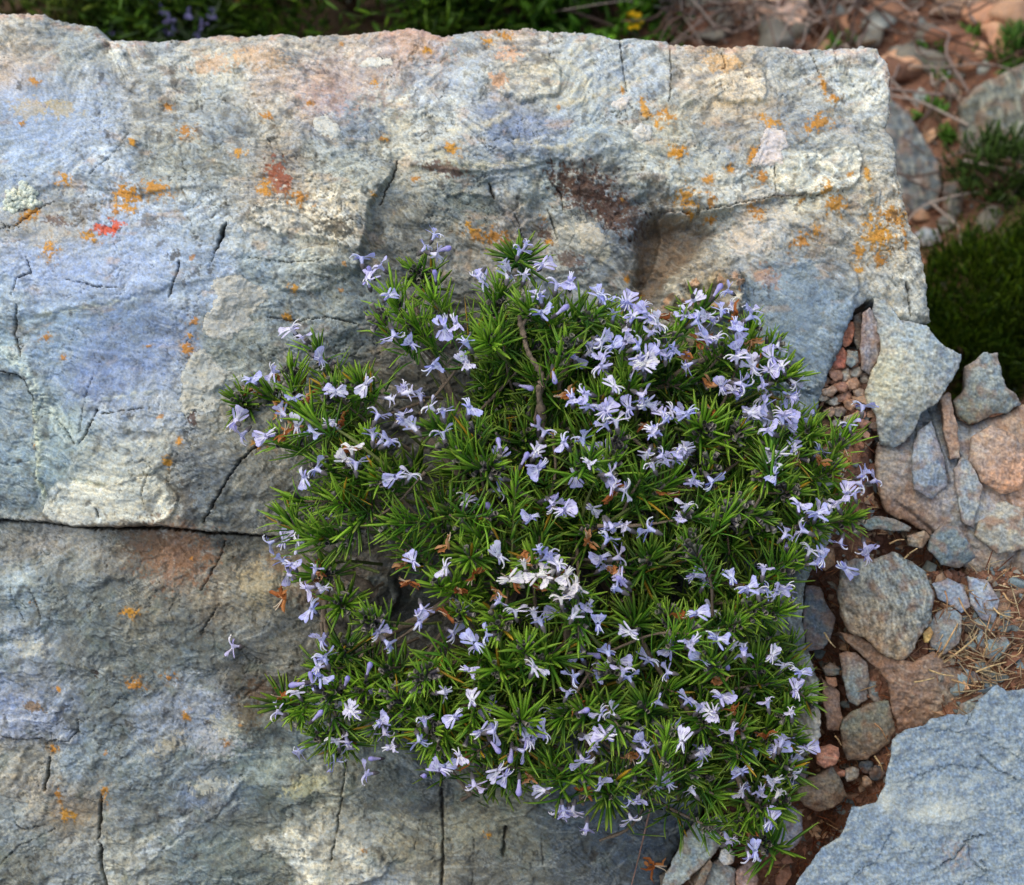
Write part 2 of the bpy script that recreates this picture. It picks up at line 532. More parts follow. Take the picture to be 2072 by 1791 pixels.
BC = [  # colour of the stone, with shading kept in many points: x, y, (r, g, b)
    (40, 60, 172, 166, 156), (130, 90, 160, 162, 158), (225, 100, 195, 192, 186), (300, 110, 160, 162, 164), (450, 85, 168, 158, 148), (600, 95, 176, 166, 152), (720, 85, 192, 170, 152), (830, 90, 194, 154, 136),
    (950, 90, 168, 165, 160), (1050, 80, 190, 166, 148), (1150, 90, 180, 180, 178), (1300, 110, 174, 178, 184), (1420, 115, 178, 166, 152), (1600, 115, 178, 178, 176), (1750, 115, 190, 188, 184),
    (30, 125, 208, 172, 134), (120, 130, 160, 158, 155), (60, 190, 156, 172, 204), (200, 180, 150, 164, 188), (250, 150, 166, 158, 150), (380, 150, 184, 180, 172), (450, 140, 194, 188, 172), (550, 160, 198, 166, 150),
    (640, 190, 198, 164, 150), (760, 170, 176, 166, 162), (880, 150, 168, 170, 178), (950, 140, 160, 168, 180), (1060, 150, 194, 170, 146), (1100, 180, 188, 184, 162), (1200, 150, 172, 176, 182), (1300, 160, 160, 168, 180),
    (1450, 130, 196, 164, 128), (1500, 170, 218, 192, 158), (1600, 180, 164, 158, 148), (1700, 170, 192, 190, 184), (1770, 190, 204, 198, 184),
    (50, 240, 146, 164, 198), (150, 260, 156, 170, 198), (330, 220, 162, 158, 152), (450, 240, 146, 152, 158), (550, 220, 178, 168, 148), (700, 250, 124, 142, 168), (800, 250, 192, 184, 164), (900, 260, 174, 174, 172),
    (1030, 260, 122, 138, 178), (1100, 250, 146, 158, 182), (1200, 240, 162, 170, 174), (1350, 250, 182, 170, 142), (1480, 230, 192, 164, 128), (1450, 290, 126, 138, 150), (1600, 260, 138, 144, 156), (1700, 270, 162, 162, 162), (1780, 280, 164, 160, 150),
    (60, 340, 156, 172, 198), (200, 340, 168, 178, 196), (350, 330, 162, 162, 152), (450, 350, 156, 156, 150), (560, 360, 150, 126, 106), (680, 340, 162, 162, 148), (850, 330, 178, 170, 152), (1000, 320, 146, 154, 166),
    (930, 390, 118, 130, 126), (1200, 390, 150, 140, 130), (1100, 380, 156, 164, 160), (1330, 340, 178, 178, 170), (1440, 370, 190, 184, 172), (1650, 345, 216, 206, 180), (1780, 400, 192, 176, 152),
    (100, 440, 158, 154, 150), (250, 440, 156, 168, 192), (400, 430, 162, 172, 186), (550, 430, 192, 182, 168), (650, 430, 216, 196, 168), (700, 480, 188, 174, 148), (800, 450, 140, 135, 122), (850, 520, 132, 128, 120),
    (950, 450, 152, 145, 134), (1050, 460, 168, 150, 138), (1160, 480, 184, 178, 166), (1250, 460, 126, 138, 156), (1350, 480, 132, 118, 104), (1450, 440, 182, 176, 164), (1550, 460, 182, 172, 162), (1700, 480, 172, 160, 144),
    (1800, 520, 188, 176, 158), (1850, 600, 186, 180, 168),
    (100, 560, 156, 172, 216), (250, 540, 162, 176, 216), (400, 560, 152, 168, 196), (550, 540, 162, 174, 182), (650, 560, 176, 174, 158), (700, 590, 132, 144, 148), (600, 620, 138, 148, 154), (1200, 560, 146, 154, 162),
    (1290, 570, 130, 128, 124), (1400, 570, 172, 150, 120), (1600, 580, 128, 148, 168), (1560, 650, 132, 154, 178), (1650, 650, 132, 154, 178),
    (30, 650, 152, 172, 186), (120, 680, 138, 164, 188), (250, 660, 118, 142, 178), (200, 740, 122, 142, 194), (300, 720, 132, 148, 188), (330, 800, 164, 170, 182), (500, 720, 138, 144, 138), (20, 850, 136, 152, 168),
    (120, 880, 146, 164, 166), (250, 850, 148, 160, 184), (40, 950, 132, 154, 166), (90, 950, 128, 154, 168), (240, 920, 162, 166, 160), (300, 940, 184, 176, 158), (400, 950, 116, 120, 128), (480, 900, 152, 145, 128),
    (520, 1000, 132, 126, 114), (200, 1020, 212, 204, 180), (300, 1010, 206, 195, 170), (440, 1030, 120, 128, 130), (20, 1030, 128, 140, 142),
    (60, 1090, 164, 150, 138), (160, 1090, 184, 166, 148), (150, 1150, 132, 140, 142), (270, 1100, 118, 105, 90), (350, 1120, 156, 122, 94), (450, 1130, 128, 110, 92), (500, 1150, 132, 120, 98), (530, 1180, 180, 162, 128),
    (470, 1220, 180, 162, 132), (60, 1200, 148, 164, 172), (30, 1300, 148, 160, 180), (200, 1250, 116, 126, 126), (300, 1250, 138, 130, 112), (400, 1300, 106, 118, 122), (520, 1260, 92, 103, 110), (570, 1300, 120, 116, 108),
    (150, 1350, 130, 132, 130), (250, 1350, 116, 125, 126), (40, 1450, 146, 158, 194), (110, 1440, 142, 154, 184), (40, 1520, 168, 156, 132), (200, 1430, 116, 129, 136), (400, 1440, 146, 154, 174), (330, 1480, 146, 154, 174),
    (520, 1420, 112, 100, 82), (550, 1480, 116, 130, 132), (150, 1550, 136, 154, 168), (250, 1540, 128, 139, 146), (60, 1620, 164, 150, 136), (120, 1640, 168, 140, 106), (350, 1560, 128, 140, 142), (480, 1540, 122, 140, 142),
    (600, 1520, 128, 140, 136), (30, 1680, 148, 160, 168), (30, 1750, 120, 120, 108), (130, 1740, 145, 150, 152), (300, 1660, 116, 125, 132), (420, 1620, 120, 134, 170), (280, 1720, 182, 176, 158), (350, 1720, 106, 125, 132),
    (450, 1680, 118, 130, 122), (560, 1640, 82, 100, 106), (650, 1600, 152, 145, 118), (600, 1580, 150, 160, 150), (550, 1700, 142, 140, 122), (620, 1720, 206, 195, 172), (680, 1730, 212, 200, 178), (520, 1760, 92, 108, 106),
    (750, 1780, 150, 155, 160), (780, 1600, 120, 125, 118), (860, 1620, 86, 95, 102), (960, 1650, 142, 136, 108), (1000, 1680, 168, 156, 116), (800, 1690, 164, 152, 122), (900, 1720, 168, 156, 128), (1050, 1720, 142, 140, 122),
    (1000, 1760, 110, 110, 108), (1150, 1700, 92, 105, 118), (1250, 1700, 82, 100, 120), (1330, 1700, 76, 90, 108), (1200, 1770, 104, 110, 116),
    (1620, 1300, 150, 155, 150), (1600, 1350, 160, 160, 150), (1640, 1430, 194, 170, 146), (1650, 1480, 200, 182, 158), (1600, 1250, 150, 150, 145), (1580, 1560, 108, 115, 138), (1450, 1500, 130, 135, 135),
    (760, 1210, 84, 86, 84), (700, 1180, 140, 110, 84), (700, 1100, 122, 110, 92), (900, 800, 112, 105, 94), (720, 1300, 100, 90, 78), (850, 720, 130, 122, 110), (1100, 900, 95, 85, 72), (1300, 1100, 90, 80, 68), (1000, 1300, 95, 85, 72)]

step = 2.15
gx_ = np.arange(-286, 1900, step, dtype=F); gy_ = np.arange(-8, 2006, step, dtype=F)
px, py = np.meshgrid(gx_, gy_)
lo = fbm(px / 150, py / 150, 3, 3); md = fbm(px / 45, py / 45, 4, 4); fi = fbm(px / 13, py / 13, 3, 5); vf = fbm(px / 5, py / 5, 2, 6)
# direction of the foliation over the face
ANG = interp(px, py, [(0, 100, -.25), (300, 200, .1), (600, 150, -.2), (900, 180, -.55), (1100, 150, -.1), (1300, 130, -.75), (1600, 150, -.1), (1780, 180, -1.0), (100, 300, -.5), (500, 330, .1), (850, 300, .55), (1000, 280, -.5),
                      (1400, 350, -.2), (1700, 350, -.2), (1800, 450, 1.3), (100, 560, -.12), (400, 560, -.2), (1200, 480, 1.0), (900, 430, .9), (1600, 600, .5), (100, 700, -.1), (300, 750, -.1), (500, 650, -.2), (60, 900, 1.4),
                      (200, 1000, -.1), (400, 950, -.9), (100, 1150, -.4), (400, 1150, -.7), (200, 1300, -.6), (500, 1300, -.4), (100, 1500, -.5), (400, 1550, -.55), (150, 1700, -.5), (450, 1650, -.6), (600, 1700, .4), (900, 1650, -.3),
                      (1200, 1720, -.2), (1640, 1400, 1.0)], 130)[..., 0] + .5 * lo
ca = np.cos(ANG); sa = np.sin(ANG)
wx = px + 55 * fbm(px / 190, py / 190, 2, 13) + 1.5 * fi; wy = py + 70 * fbm(px / 170, py / 150, 2, 15) + 6 * fbm(px / 75, py / 60, 1, 14) + 1.5 * fbm(px / 13, py / 13, 2, 16)
# foliation: noise sampled in locally rotated coordinates, blended over two headings
def fol(ang, sx, sy, seed, octv=4):
    c_, s_ = math.cos(ang), math.sin(ang)
    return fbm((wx * c_ + wy * s_) / sx, (-wx * s_ + wy * c_) / sy, octv, seed)
heads = np.array([-1.0, -.5, 0., .5, 1.0])
st = np.zeros_like(px); wsum = np.zeros_like(px) + 1e-6; st2 = np.zeros_like(px)
for i, a_ in enumerate(heads):
    w = np.exp(-((ANG - a_) / .3) ** 2) + 1e-4
    st += w * fol(a_, 90, 13, 50 + i); st2 += w * fol(a_, 60, 4.2, 60 + i, 3); wsum += w
st = np.clip(st / wsum * 1.35, -1, 1); st2 = np.clip(st2 / wsum * 1.3, -1, 1)

H = interp(px, py, BH, 92)[..., 0]
# projected lookup: paint where the sight line really meets the face
kq = (DIST - 0) / (DIST - H)
px = (QX + (px - QX) * 1.0); 
U0 = (px - QX) * S * (DIST - H) / DIST; V0 = (QY - py) * S * (DIST - H) / DIST
col = interp(px + 34 * md + 26 * lo + 8 * fi, py + 26 * fbm(px / 40, py / 40, 4, 24) + 18 * st + 8 * vf, [r[:2] + tuple(lin(r[2:])) for r in BC], 40)

rough = .0060 * fbm(px / 150 + .3 * st, py / 55, 2, 12) * sstep(520, 330, py) + .0010 * md + .00025 * fi + .0005 * st + .00015 * st2 + .00010 * vf
calm = np.zeros_like(px)
for (x, y, r) in ((170, 560, 150), (300, 540, 150), (220, 690, 130), (1620, 620, 110), (200, 1000, 90), (60, 240, 120)):
    calm = np.maximum(calm, np.exp(-((px - x) ** 2 + (py - y) ** 2) / r ** 2))
H = H + rough * (1 - .65 * calm)
# broken ledges: quantised relief with ragged risers
lev = fbm(px / 120 + .2 * md, py / 70 + .25 * md, 3, 71) * 6 + .25 * fi
fr = lev - np.floor(lev)
H = H + (np.floor(lev) + sstep(.93, 1.0, fr)) * .0015 * (1 - .8 * calm)
lev2 = fbm(px / 55 + .3 * md + 9, py / 32 + .3 * md, 3, 75) * 5
fr2 = lev2 - np.floor(lev2)
H = H + (np.floor(lev2) + sstep(.90, 1.0, fr2)) * .0003 * (1 - .9 * calm)
riser = np.maximum(sstep(.80, .92, fr) * (1 - calm), .6 * sstep(.8, .95, fr2) * (1 - calm))


def region(poly, wob=7, soft=3):
    p = np.array(poly, F)
    m = np.zeros_like(px)
    j0 = max(int((p[:, 0].min() - 40 - gx_[0]) / step), 0); j1 = int((p[:, 0].max() + 40 - gx_[0]) / step) + 1
    i0 = max(int((p[:, 1].min() - 40 - gy_[0]) / step), 0); i1 = int((p[:, 1].max() + 40 - gy_[0]) / step) + 1
    sl = (slice(i0, i1), slice(j0, j1))
    d = poly_sd(px[sl], py[sl], smooth_poly(poly, True, 1)) + wob * (md[sl] * 1.6 + fi[sl])
    m[sl] = sstep(soft, -soft, d)
    return m, d, sl


def near(pts, rad):
    p = np.array(pts, F)
    j0 = max(int((p[:, 0].min() - rad - gx_[0]) / step), 0); j1 = max(int((p[:, 0].max() + rad - gx_[0]) / step) + 1, j0 + 1)
    i0 = max(int((p[:, 1].min() - rad - gy_[0]) / step), 0); i1 = max(int((p[:, 1].max() + rad - gy_[0]) / step) + 1, i0 + 1)
    sl = (slice(i0, i1), slice(j0, j1))
    d, s_, t_ = line_d(px[sl] + 3 * fi[sl] + 3 * md[sl], py[sl] + 2.5 * vf[sl] + 4 * fi[sl], pts)
    return d, s_, t_, sl


def blend(sl, m, c, k=1.0):
    col[sl] = col[sl] + (lin(c).astype(F) - col[sl]) * (m * k)[..., None]


STEP_BROWN = (72, 60, 50)
# plates: polygon, height, colour, strength
PLATES = [
    ([(-60, 490), (60, 500), (180, 480), (330, 470), (440, 500), (500, 540), (470, 560), (330, 580), (230, 610), (60, 640), (-60, 650)], .0018, (158, 174, 204), .5),
    ([(40, 690), (120, 650), (260, 625), (400, 600), (420, 640), (380, 700), (360, 780), (280, 800), (150, 790), (80, 760)], .0, (120, 142, 186), .45),
    ([(-60, 752), (30, 755), (55, 780), (66, 830), (62, 900), (80, 980), (96, 1010), (80, 1048), (-60, 1046)], -.0075, (134, 152, 166), .35),
    ([(85, 1050), (98, 1000), (116, 982), (148, 972), (180, 978), (217, 987), (305, 956), (352, 988), (356, 1046), (330, 1060), (190, 1066)], .0050, (214, 206, 184), .8),
    ([(139, 955), (159, 902), (230, 890), (330, 885), (352, 900), (335, 945), (300, 958), (217, 985), (180, 976), (146, 970)], .0028, (176, 174, 160), .6),
    ([(360, 960), (380, 930), (440, 905), (490, 925), (470, 980), (412, 1058), (372, 1060), (360, 1010)], .001, (112, 118, 126), .65),
    ([(490, 430), (600, 400), (690, 388), (750, 400), (754, 440), (746, 478), (735, 512), (690, 500), (620, 480), (540, 470)], .006, (216, 198, 170), .55),
    ([(600, 500), (700, 500), (733, 520), (726, 556), (640, 590), (560, 590), (560, 540)], .004, (182, 182, 170), .5),
    ([(1572, 330), (1640, 310), (1700, 300), (1742, 296), (1746, 330), (1738, 372), (1690, 388), (1640, 392), (1576, 386)], .007, (218, 208, 184), .75),
    ([(1440, 160), (1500, 135), (1545, 140), (1552, 180), (1540, 205), (1480, 215), (1440, 200)], .005, (214, 188, 152), .6),
    ([(980, 130), (1060, 108), (1120, 120), (1140, 150), (1130, 190), (1080, 205), (1030, 200), (990, 175)], .006, (190, 180, 156), .55),
    ([(560, 260), (640, 240), (700, 262), (720, 300), (640, 320), (580, 310)], .002, (140, 146, 152), .35),
    ([(690, 255), (745, 235), (785, 262), (790, 290), (720, 290), (690, 285)], .003, (116, 132, 154), .75),
    ([(890, 400), (950, 385), (1010, 400), (1020, 440), (980, 460), (925, 430)], -.003, (108, 120, 112), .8),
    ([(1495, 560), (1560, 545), (1660, 520), (1735, 540), (1735, 610), (1700, 700), (1660, 800), (1560, 780), (1500, 640)], .003, (132, 152, 172), .55),
    ([(1010, 245), (1080, 225), (1160, 240), (1150, 265), (1080, 275), (1020, 275)], -.001, (112, 130, 178), .6),
    ([(-60, 1410), (60, 1400), (130, 1440), (158, 1480), (150, 1510), (110, 1500), (60, 1494), (-60, 1490)], .003, (150, 160, 196), .65),
    ([(270, 1735), (300, 1690), (380, 1650), (450, 1610), (500, 1560), (480, 1610), (420, 1660), (340, 1705), (290, 1760), (262, 1800), (250, 1800)], .003, (158, 166, 180), .6),
    ([(500, 1695), (560, 1690), (590, 1668), (640, 1690), (690, 1690), (760, 1720), (800, 1760), (700, 1800), (620, 1790), (600, 1760), (560, 1720), (520, 1725)], .0035, (208, 198, 176), .75),
    ([(640, 1530), (680, 1520), (720, 1590), (700, 1620), (660, 1608), (640, 1570)], .003, (170, 162, 136), .5),
    ([(750, 1660), (880, 1640), (1000, 1620), (1110, 1615), (1060, 1660), (960, 1700), (860, 1760), (760, 1740)], .001, (172, 160, 124), .5),
    ([(700, 1175), (740, 1165), (800, 1160), (812, 1200), (790, 1250), (760, 1290), (715, 1300), (700, 1240)], .012, (88, 90, 84), .7),
    ([(1370, 560), (1430, 545), (1480, 560), (1500, 600), (1480, 640), (1400, 640), (1345, 610)], .004, (180, 158, 124), .55),
]
for poly, dh, c, k in PLATES:
    m, d, sl = region(poly)
    H += dh * m
    blend(sl, m[sl] * np.clip(.8 + .6 * st[sl] + .5 * fi[sl], .2, 1.1), c, k * .85)
    e = np.exp(-((d - 3) / 3.0) ** 2) * (.5 + .5 * (vf[sl] > -.1))
    blend(sl, np.clip(e, 0, 1), (92, 84, 76), .22)
    if dh > .002:                                             # worn pale lips on the proud edges
        e = np.exp(-((d + 6) / 4.0) ** 2) * sstep(-.2, .3, fi[sl])
        blend(sl, np.clip(e, 0, 1), (214, 206, 190), .2)

# steps: the ground on the right-hand side of the line drops by dh
STEPS = [([(-60, 1050), (0, 1052), (80, 1056), (150, 1064), (200, 1066), (330, 1064), (380, 1070), (420, 1076), (480, 1078), (560, 1084), (640, 1100)], .014, 130),
         ([(803, 325), (793, 359), (770, 395), (752, 418), (749, 440), (746, 474), (736, 501), (728, 560)], -.013, 110),
         ([(298, 288), (301, 311), (295, 339), (264, 355)], .004, 50), ([(555, 274), (569, 305), (515, 308)], .004, 40),
         ([(60, 380), (140, 372), (237, 383), (284, 393), (359, 379), (420, 372)], .0025, 50),
         ([(820, 330), (870, 336), (930, 345), (980, 346), (1060, 338), (1120, 316), (1180, 330)], .004, 60),
         ([(1310, 380), (1330, 420), (1350, 470), (1330, 540), (1300, 590)], .012, 60),
         ([(1340, 460), (1400, 440), (1460, 425), (1573, 396), (1660, 392)], .006, 60),
         ([(1345, 600), (1380, 562), (1430, 545), (1500, 540)], -.010, 70),
         ([(560, 1640), (640, 1612), (690, 1608), (740, 1640)], .004, 50), ([(1000, 1660), (1060, 1650), (1110, 1610), (1140, 1580)], .004, 60),
         ([(217, 78), (235, 120), (250, 150), (255, 185)], .006, 50)]
for pts, dh, rad in STEPS:
    d, s_, t_, sl = near(pts, rad)
    fade = sstep(rad, rad * .2, d) * sstep(0, .06, t_) * sstep(1, .94, t_)
    H[sl] -= dh * fade * np.where(s_ > 0, sstep(0, 5, d), 0)
    blend(sl, np.exp(-(d / 4) ** 2) * fade * (s_ > 0) * sstep(-.3, .35, fi[sl] + md[sl]), STEP_BROWN, .5)  # ragged dark brown line along the right-hand side of the step

# cracks: line, half-width, depth, dirt
CRACKS = [([(-60, 1052), (0, 1053), (80, 1058), (150, 1067), (200, 1070), (330, 1068), (380, 1074), (420, 1080), (480, 1082), (560, 1088)], 3.6, .016, .75),
          ([(545, 880), (488, 929), (450, 985), (410, 1058)], 2.6, .010, .75), ([(447, 1095), (433, 1142), (403, 1199)], 2.2, .008, .75), ([(443, 1223), (425, 1250), (406, 1284)], 1.8, .006, .6),
          ([(98, 1534), (95, 1565), (91, 1599)], 3.4, .016, .95), ([(205, 1609), (203, 1663), (200, 1697)], 3.0, .016, .95), ([(206, 1707), (203, 1744), (208, 1770), (213, 1800)], 3.6, .016, .95),
          ([(457, 450), (437, 508)], 3.4, .014, .9), ([(437, 508), (423, 538)], 1.2, .004, .5), ([(364, 528), (352, 569), (342, 602)], 2.0, .008, .8), ([(36, 611), (27, 679), (41, 723)], 2.4, .009, .85),
          ([(-40, 466), (27, 457), (68, 427), (110, 405)], 1.8, .006, .7), ([(54, 521), (64, 552), (36, 564), (24, 596)], 2.0, .007, .8), ([(180, 355), (230, 310), (262, 270)], 1.4, .004, .45),
          ([(1254, 78), (1261, 129), (1267, 183)], 1.8, .008, .7), ([(1357, 91), (1358, 183), (1352, 205)], 1.6, .006, .5), ([(803, 325), (793, 359), (770, 416)], 2.2, .008, .8),
          ([(1570, 330), (1571, 389)], 1.7, .006, .6), ([(1310, 424), (1390, 428), (1472, 416), (1573, 394), (1658, 394)], 1.8, .006, .6), ([(1461, 102), (1468, 135), (1455, 140)], 1.8, .006, .6), ([(1641, 105), (1651, 132), (1658, 150)], 1.5, .005, .5),
          ([(1690, 90), (1695, 140)], 1.3, .004, .4), ([(892, 1560), (895, 1663), (897, 1731), (892, 1800)], 3.2, .010, .75), ([(699, 1540), (694, 1595), (684, 1663), (672, 1740)], 2.6, .008, .75), ([(1024, 1674), (1018, 1731)], 3.8, .010, .75),
          ([(850, 1660), (838, 1720)], 1.6, .005, .5), ([(190, 758), (172, 800), (158, 880)], 1.0, .003, .4), ([(0, 752), (30, 757), (51, 773), (64, 800), (61, 850)], 2.6, .009, .7),
          ([(112, 841), (152, 899)], 1.4, .004, .5), ([(197, 830), (178, 866), (160, 900)], 2.0, .007, .8), ([(200, 838), (240, 832), (290, 826)], 1.7, .005, .7), ([(205, 1050), (195, 1030)], 2.4, .006, .7), ([(300, 960), (288, 1000), (292, 1020)], 1.4, .004, .6),
          ([(1110, 420), (1122, 452), (1130, 480)], 2.0, .006, .7), ([(990, 370), (1000, 400)], 4.0, .008, .8), ([(1835, 570), (1838, 600), (1842, 640)], 2.0, .007, .6), ([(1035, 420), (1050, 450), (1060, 490)], 1.6, .005, .6),
          ([(130, 565), (200, 580), (240, 583)], 1.6, .004, .6), ([(20, 1180), (30, 1230), (50, 1260)], 1.2, .004, .4), ([(60, 1190), (80, 1250), (75, 1270)], 1.5, .005, .5), ([(330, 1189), (350, 1215), (340, 1250)], 1.6, .005, .5),
          ([(155, 1440), (158, 1480), (140, 1498), (100, 1500)], 1.8, .005, .65), ([(-40, 1480), (20, 1492), (45, 1497), (90, 1494)], 1.8, .005, .6), ([(25, 1630), (28, 1665), (45, 1680), (90, 1672)], 2.2, .006, .7), ([(0, 1750), (40, 1710), (110, 1680)], 1.6, .005, .5),
          ([(660, 440), (690, 455), (720, 450)], 1.3, .003, .4), ([(1105, 350), (1135, 385), (1140, 420)], 1.8, .006, .6), ([(640, 560), (700, 570)], 1.3, .003, .4), ([(500, 520), (590, 532), (650, 528)], 1.4, .004, .5),
          ([(540, 640), (600, 650), (660, 640), (720, 655)], 2.0, .006, .55), ([(700, 1290), (680, 1400)], 2.2, .007, .6), ([(1095, 1690), (1100, 1760)], 1.5, .004, .5), ([(960, 1700), (955, 1790)], 1.5, .004, .45)]
for pts, hw, dep, dirt in CRACKS:
    hw = hw * (.72 if hw > 2.7 else .5)
    d, s_, t_, sl = near(pts, 40)
    w = hw * (.55 + .45 * np.sin(t_ * 9 + pts[0][0]) * .5 + .45 * sstep(0, .12, t_) * sstep(1, .88, t_))
    gate = .25 + .75 * sstep(-.38, .0, md[sl] + .5 * fi[sl]) if pts[0][1] > 1070 else 1.0
    g = np.exp(-(d / np.maximum(w, .6)) ** 2) * gate
    H[sl] -= dep * g
    blend(sl, np.exp(-(d / (w * 1.15)) ** 2) * gate, (48, 42, 36), dirt)
    blend(sl, np.exp(-(d / (w * 4)) ** 2) * sstep(-.2, .5, fi[sl]), (120, 92, 66), .28)

# hairline fractures wandering everywhere
hair = np.abs(fbm(px / 85 + .35 * md, py / 85 + .35 * fbm(px / 30, py / 30, 2, 91), 3, 92))
hm = sstep(.016, .004, hair) * sstep(.0, .25, fbm(px / 130, py / 130, 2, 93)) * (1 - .6 * calm)
H -= .0022 * hm
col = col + (lin((86, 74, 62)).astype(F) - col) * (hm * .55)[..., None]
# pits
pit = sstep(.52, .66, fbm(px / 8, py / 8, 2, 95)) * sstep(-.05, .3, fbm(px / 70, py / 70, 2, 96)) * (1 - .7 * calm)
H -= .0007 * pit

# streaked mineral colour
hue = fbm(px / 10, py / 8, 3, 141) + .6 * fbm(px / 34 + .4 * st, py / 22, 3, 143)
hue = hue * (1 - .35 * calm)
stl = np.zeros_like(px)
for i, a_ in enumerate(heads):
    stl += (np.exp(-((ANG - a_) / .3) ** 2) + 1e-4) * fol(a_, 190, 24, 160 + i, 2)
stl = stl / wsum + (.08) * lo + .06 * md
band = stl * 8.0 + .07 * fi + .05 * md
band = band - np.floor(band)
st3 = np.zeros_like(px)
for i, a_ in enumerate(heads):
    st3 += (np.exp(-((ANG - a_) / .3) ** 2) + 1e-4) * fol(a_, 70, 11, 180 + i, 3)
st3 = st3 / wsum
hairl = np.exp(-(st3 / .012) ** 2) * sstep(.05, .3, fbm(px / 48, py / 48, 3, 191))
H -= .0010 * hairl
bmod = sstep(-.25, .25, fbm(px / 90, py / 70, 3, 171)) * (1 - .55 * calm)
dkl = np.exp(-((band - .08) / .07) ** 2) * bmod
crl = np.exp(-((band - .50) / .16) ** 2) * bmod
H += .0004 * crl - .0005 * dkl
col = col * np.stack([1 + .20 * hue, 1 + .05 * hue, 1 - .24 * hue], -1)
v = 1 + .34 * st + .24 * st2 * (1 - .6 * calm) + .22 * md * (1 - .5 * calm) + .24 * fi * (1 - .3 * calm) + .12 * vf
col = col * np.clip(v, .45, 1.7)[..., None]
pale = sstep(.14, .42, st + .2 * st2) * (1 - .75 * calm)
col = col + (lin((200, 196, 184)).astype(F) - col) * (pale * .27)[..., None]
col = col + (lin((202, 199, 188)).astype(F) - col) * (crl * .22)[..., None]
col = col + (lin((84, 88, 90)).astype(F) - col) * (dkl * .42)[..., None]
col = col + (lin((74, 70, 64)).astype(F) - col) * (hairl * .5)[..., None]
blue = sstep(.12, .42, -st + .3 * lo + .25 * fi)
olive = sstep(1040, 1120, py) * sstep(-.1, .35, fbm(px / 80, py / 70, 4, 161)) 
col = col + (lin((112, 106, 86)).astype(F) - col) * (olive * .40)[..., None]
col = col + (lin((112, 134, 160)).astype(F) - col) * (blue * (.30 - .18 * sstep(1000, 1150, py)))[..., None]
ochre = sstep(.20, .46, fbm(px / 60 + .5 * st, py / 38, 4, 101) + .1 * lo) * sstep(900, 500, py + 1.2 * np.abs(px - 900) * 0)
col = col + (lin((196, 152, 112)).astype(F) - col) * (ochre * .42)[..., None]
green = sstep(.16, .42, fbm(px / 44, py / 44, 4, 105)) * (.35 + .65 * sstep(1050, 1250, py))
col = col + (lin((112, 124, 108)).astype(F) - col) * (green * .45)[..., None]
grime = sstep(.10, .38, fbm(px / 26, py / 26, 4, 109) + .25 * lo) * (1 - .7 * calm)
col = col + (lin((86, 84, 78)).astype(F) - col) * (grime * .50)[..., None]
col = col + (lin((84, 76, 66)).astype(F) - col) * (riser * .30 * sstep(-.2, .3, fi))[..., None]


def blot(x, y, r, c, k=1.0, ax=1.0, ang=0.0, rag=.9, dh=0.0):
    R = r * max(ax, 1) * 2.4
    j0 = max(int((x - R - gx_[0]) / step), 0); j1 = int((x + R - gx_[0]) / step) + 1
    i0 = max(int((y - R - gy_[0]) / step), 0); i1 = int((y + R - gy_[0]) / step) + 1
    if j1 <= j0 or i1 <= i0: return
    sl = (slice(i0, i1), slice(j0, j1))
    dx, dy = px[sl] - x, py[sl] - y
    c_, s_ = math.cos(ang), math.sin(ang)
    d = np.sqrt(((dx * c_ + dy * s_) / ax) ** 2 + (-dx * s_ + dy * c_) ** 2) / r
    m = sstep(1.0, .72, d + rag * (1.3 * fi[sl] + .9 * vf[sl] + .4 * md[sl]))
    blend(sl, m, c, k)
    if dh: H[sl] += dh * m


spk = sstep(.16, .36, fbm(px / 8, py / 6.5, 3, 151)) * np.clip(interp(px, py, [(300, 300, 1), (450, 380, 1), (640, 330, .9), (650, 460, 1), (200, 420, .7), (850, 330, .8), (1000, 420, .6), (1500, 400, .8), (1450, 200, .5), (1650, 200, .4), (100, 600, 0), (300, 560, 0),
      (100, 250, .1), (300, 700, .2), (1000, 200, .25), (1200, 200, .25), (800, 150, .3), (450, 150, .4), (1600, 600, .1), (1750, 480, .6), (400, 1000, .6), (150, 1000, .25), (450, 1150, .9), (100, 1150, .5), (300, 1280, .9), (500, 1400, 1), (150, 1450, .4), (300, 1550, .8), (100, 1650, .8),
      (450, 1700, .5), (800, 1650, .6), (1100, 1720, .5)], 110)[..., 0], 0, 1)
col = col + (lin((82, 82, 76)).astype(F) - col) * (spk * .55)[..., None]
col = desat(col, .70) * np.array([.965, 1.0, .99], F)
lum = (col @ np.array([.25, .6, .15], F))
col = col * np.clip((lum / .30), .3, 2.2)[..., None] ** .34
# the dark hollow above the bush, under its overhang
blk, _, _ = region([(1345, 612), (1362, 575), (1400, 552), (1440, 543), (1490, 548), (1510, 600), (1480, 650), (1400, 650)], 6)
sc_, _, _ = region([(1085, 372), (1170, 336), (1280, 360), (1400, 425), (1490, 450), (1460, 520), (1380, 560), (1330, 640), (1240, 680), (1120, 660), (1070, 560), (1050, 450)], 10, 34)
H -= .014 * sc_ * (1 - blk)
hol, hd, hsl = region([(1292, 470), (1330, 432), (1390, 436), (1450, 462), (1420, 510), (1368, 548), (1345, 580), (1318, 616), (1284, 606), (1300, 540)], 10, 17)
H -= .024 * hol * (1 - blk)
blend(hsl, hol[hsl] * np.clip(.75 + 1.2 * fi[hsl], .1, 1) * (1 - blk[hsl]), (140, 116, 94), .75)
H += .012 * blk
H += .010 * np.exp(-(((px - 1330) / 70) ** 2 + ((py - 425 - .25 * (px - 1330)) / 22) ** 2))
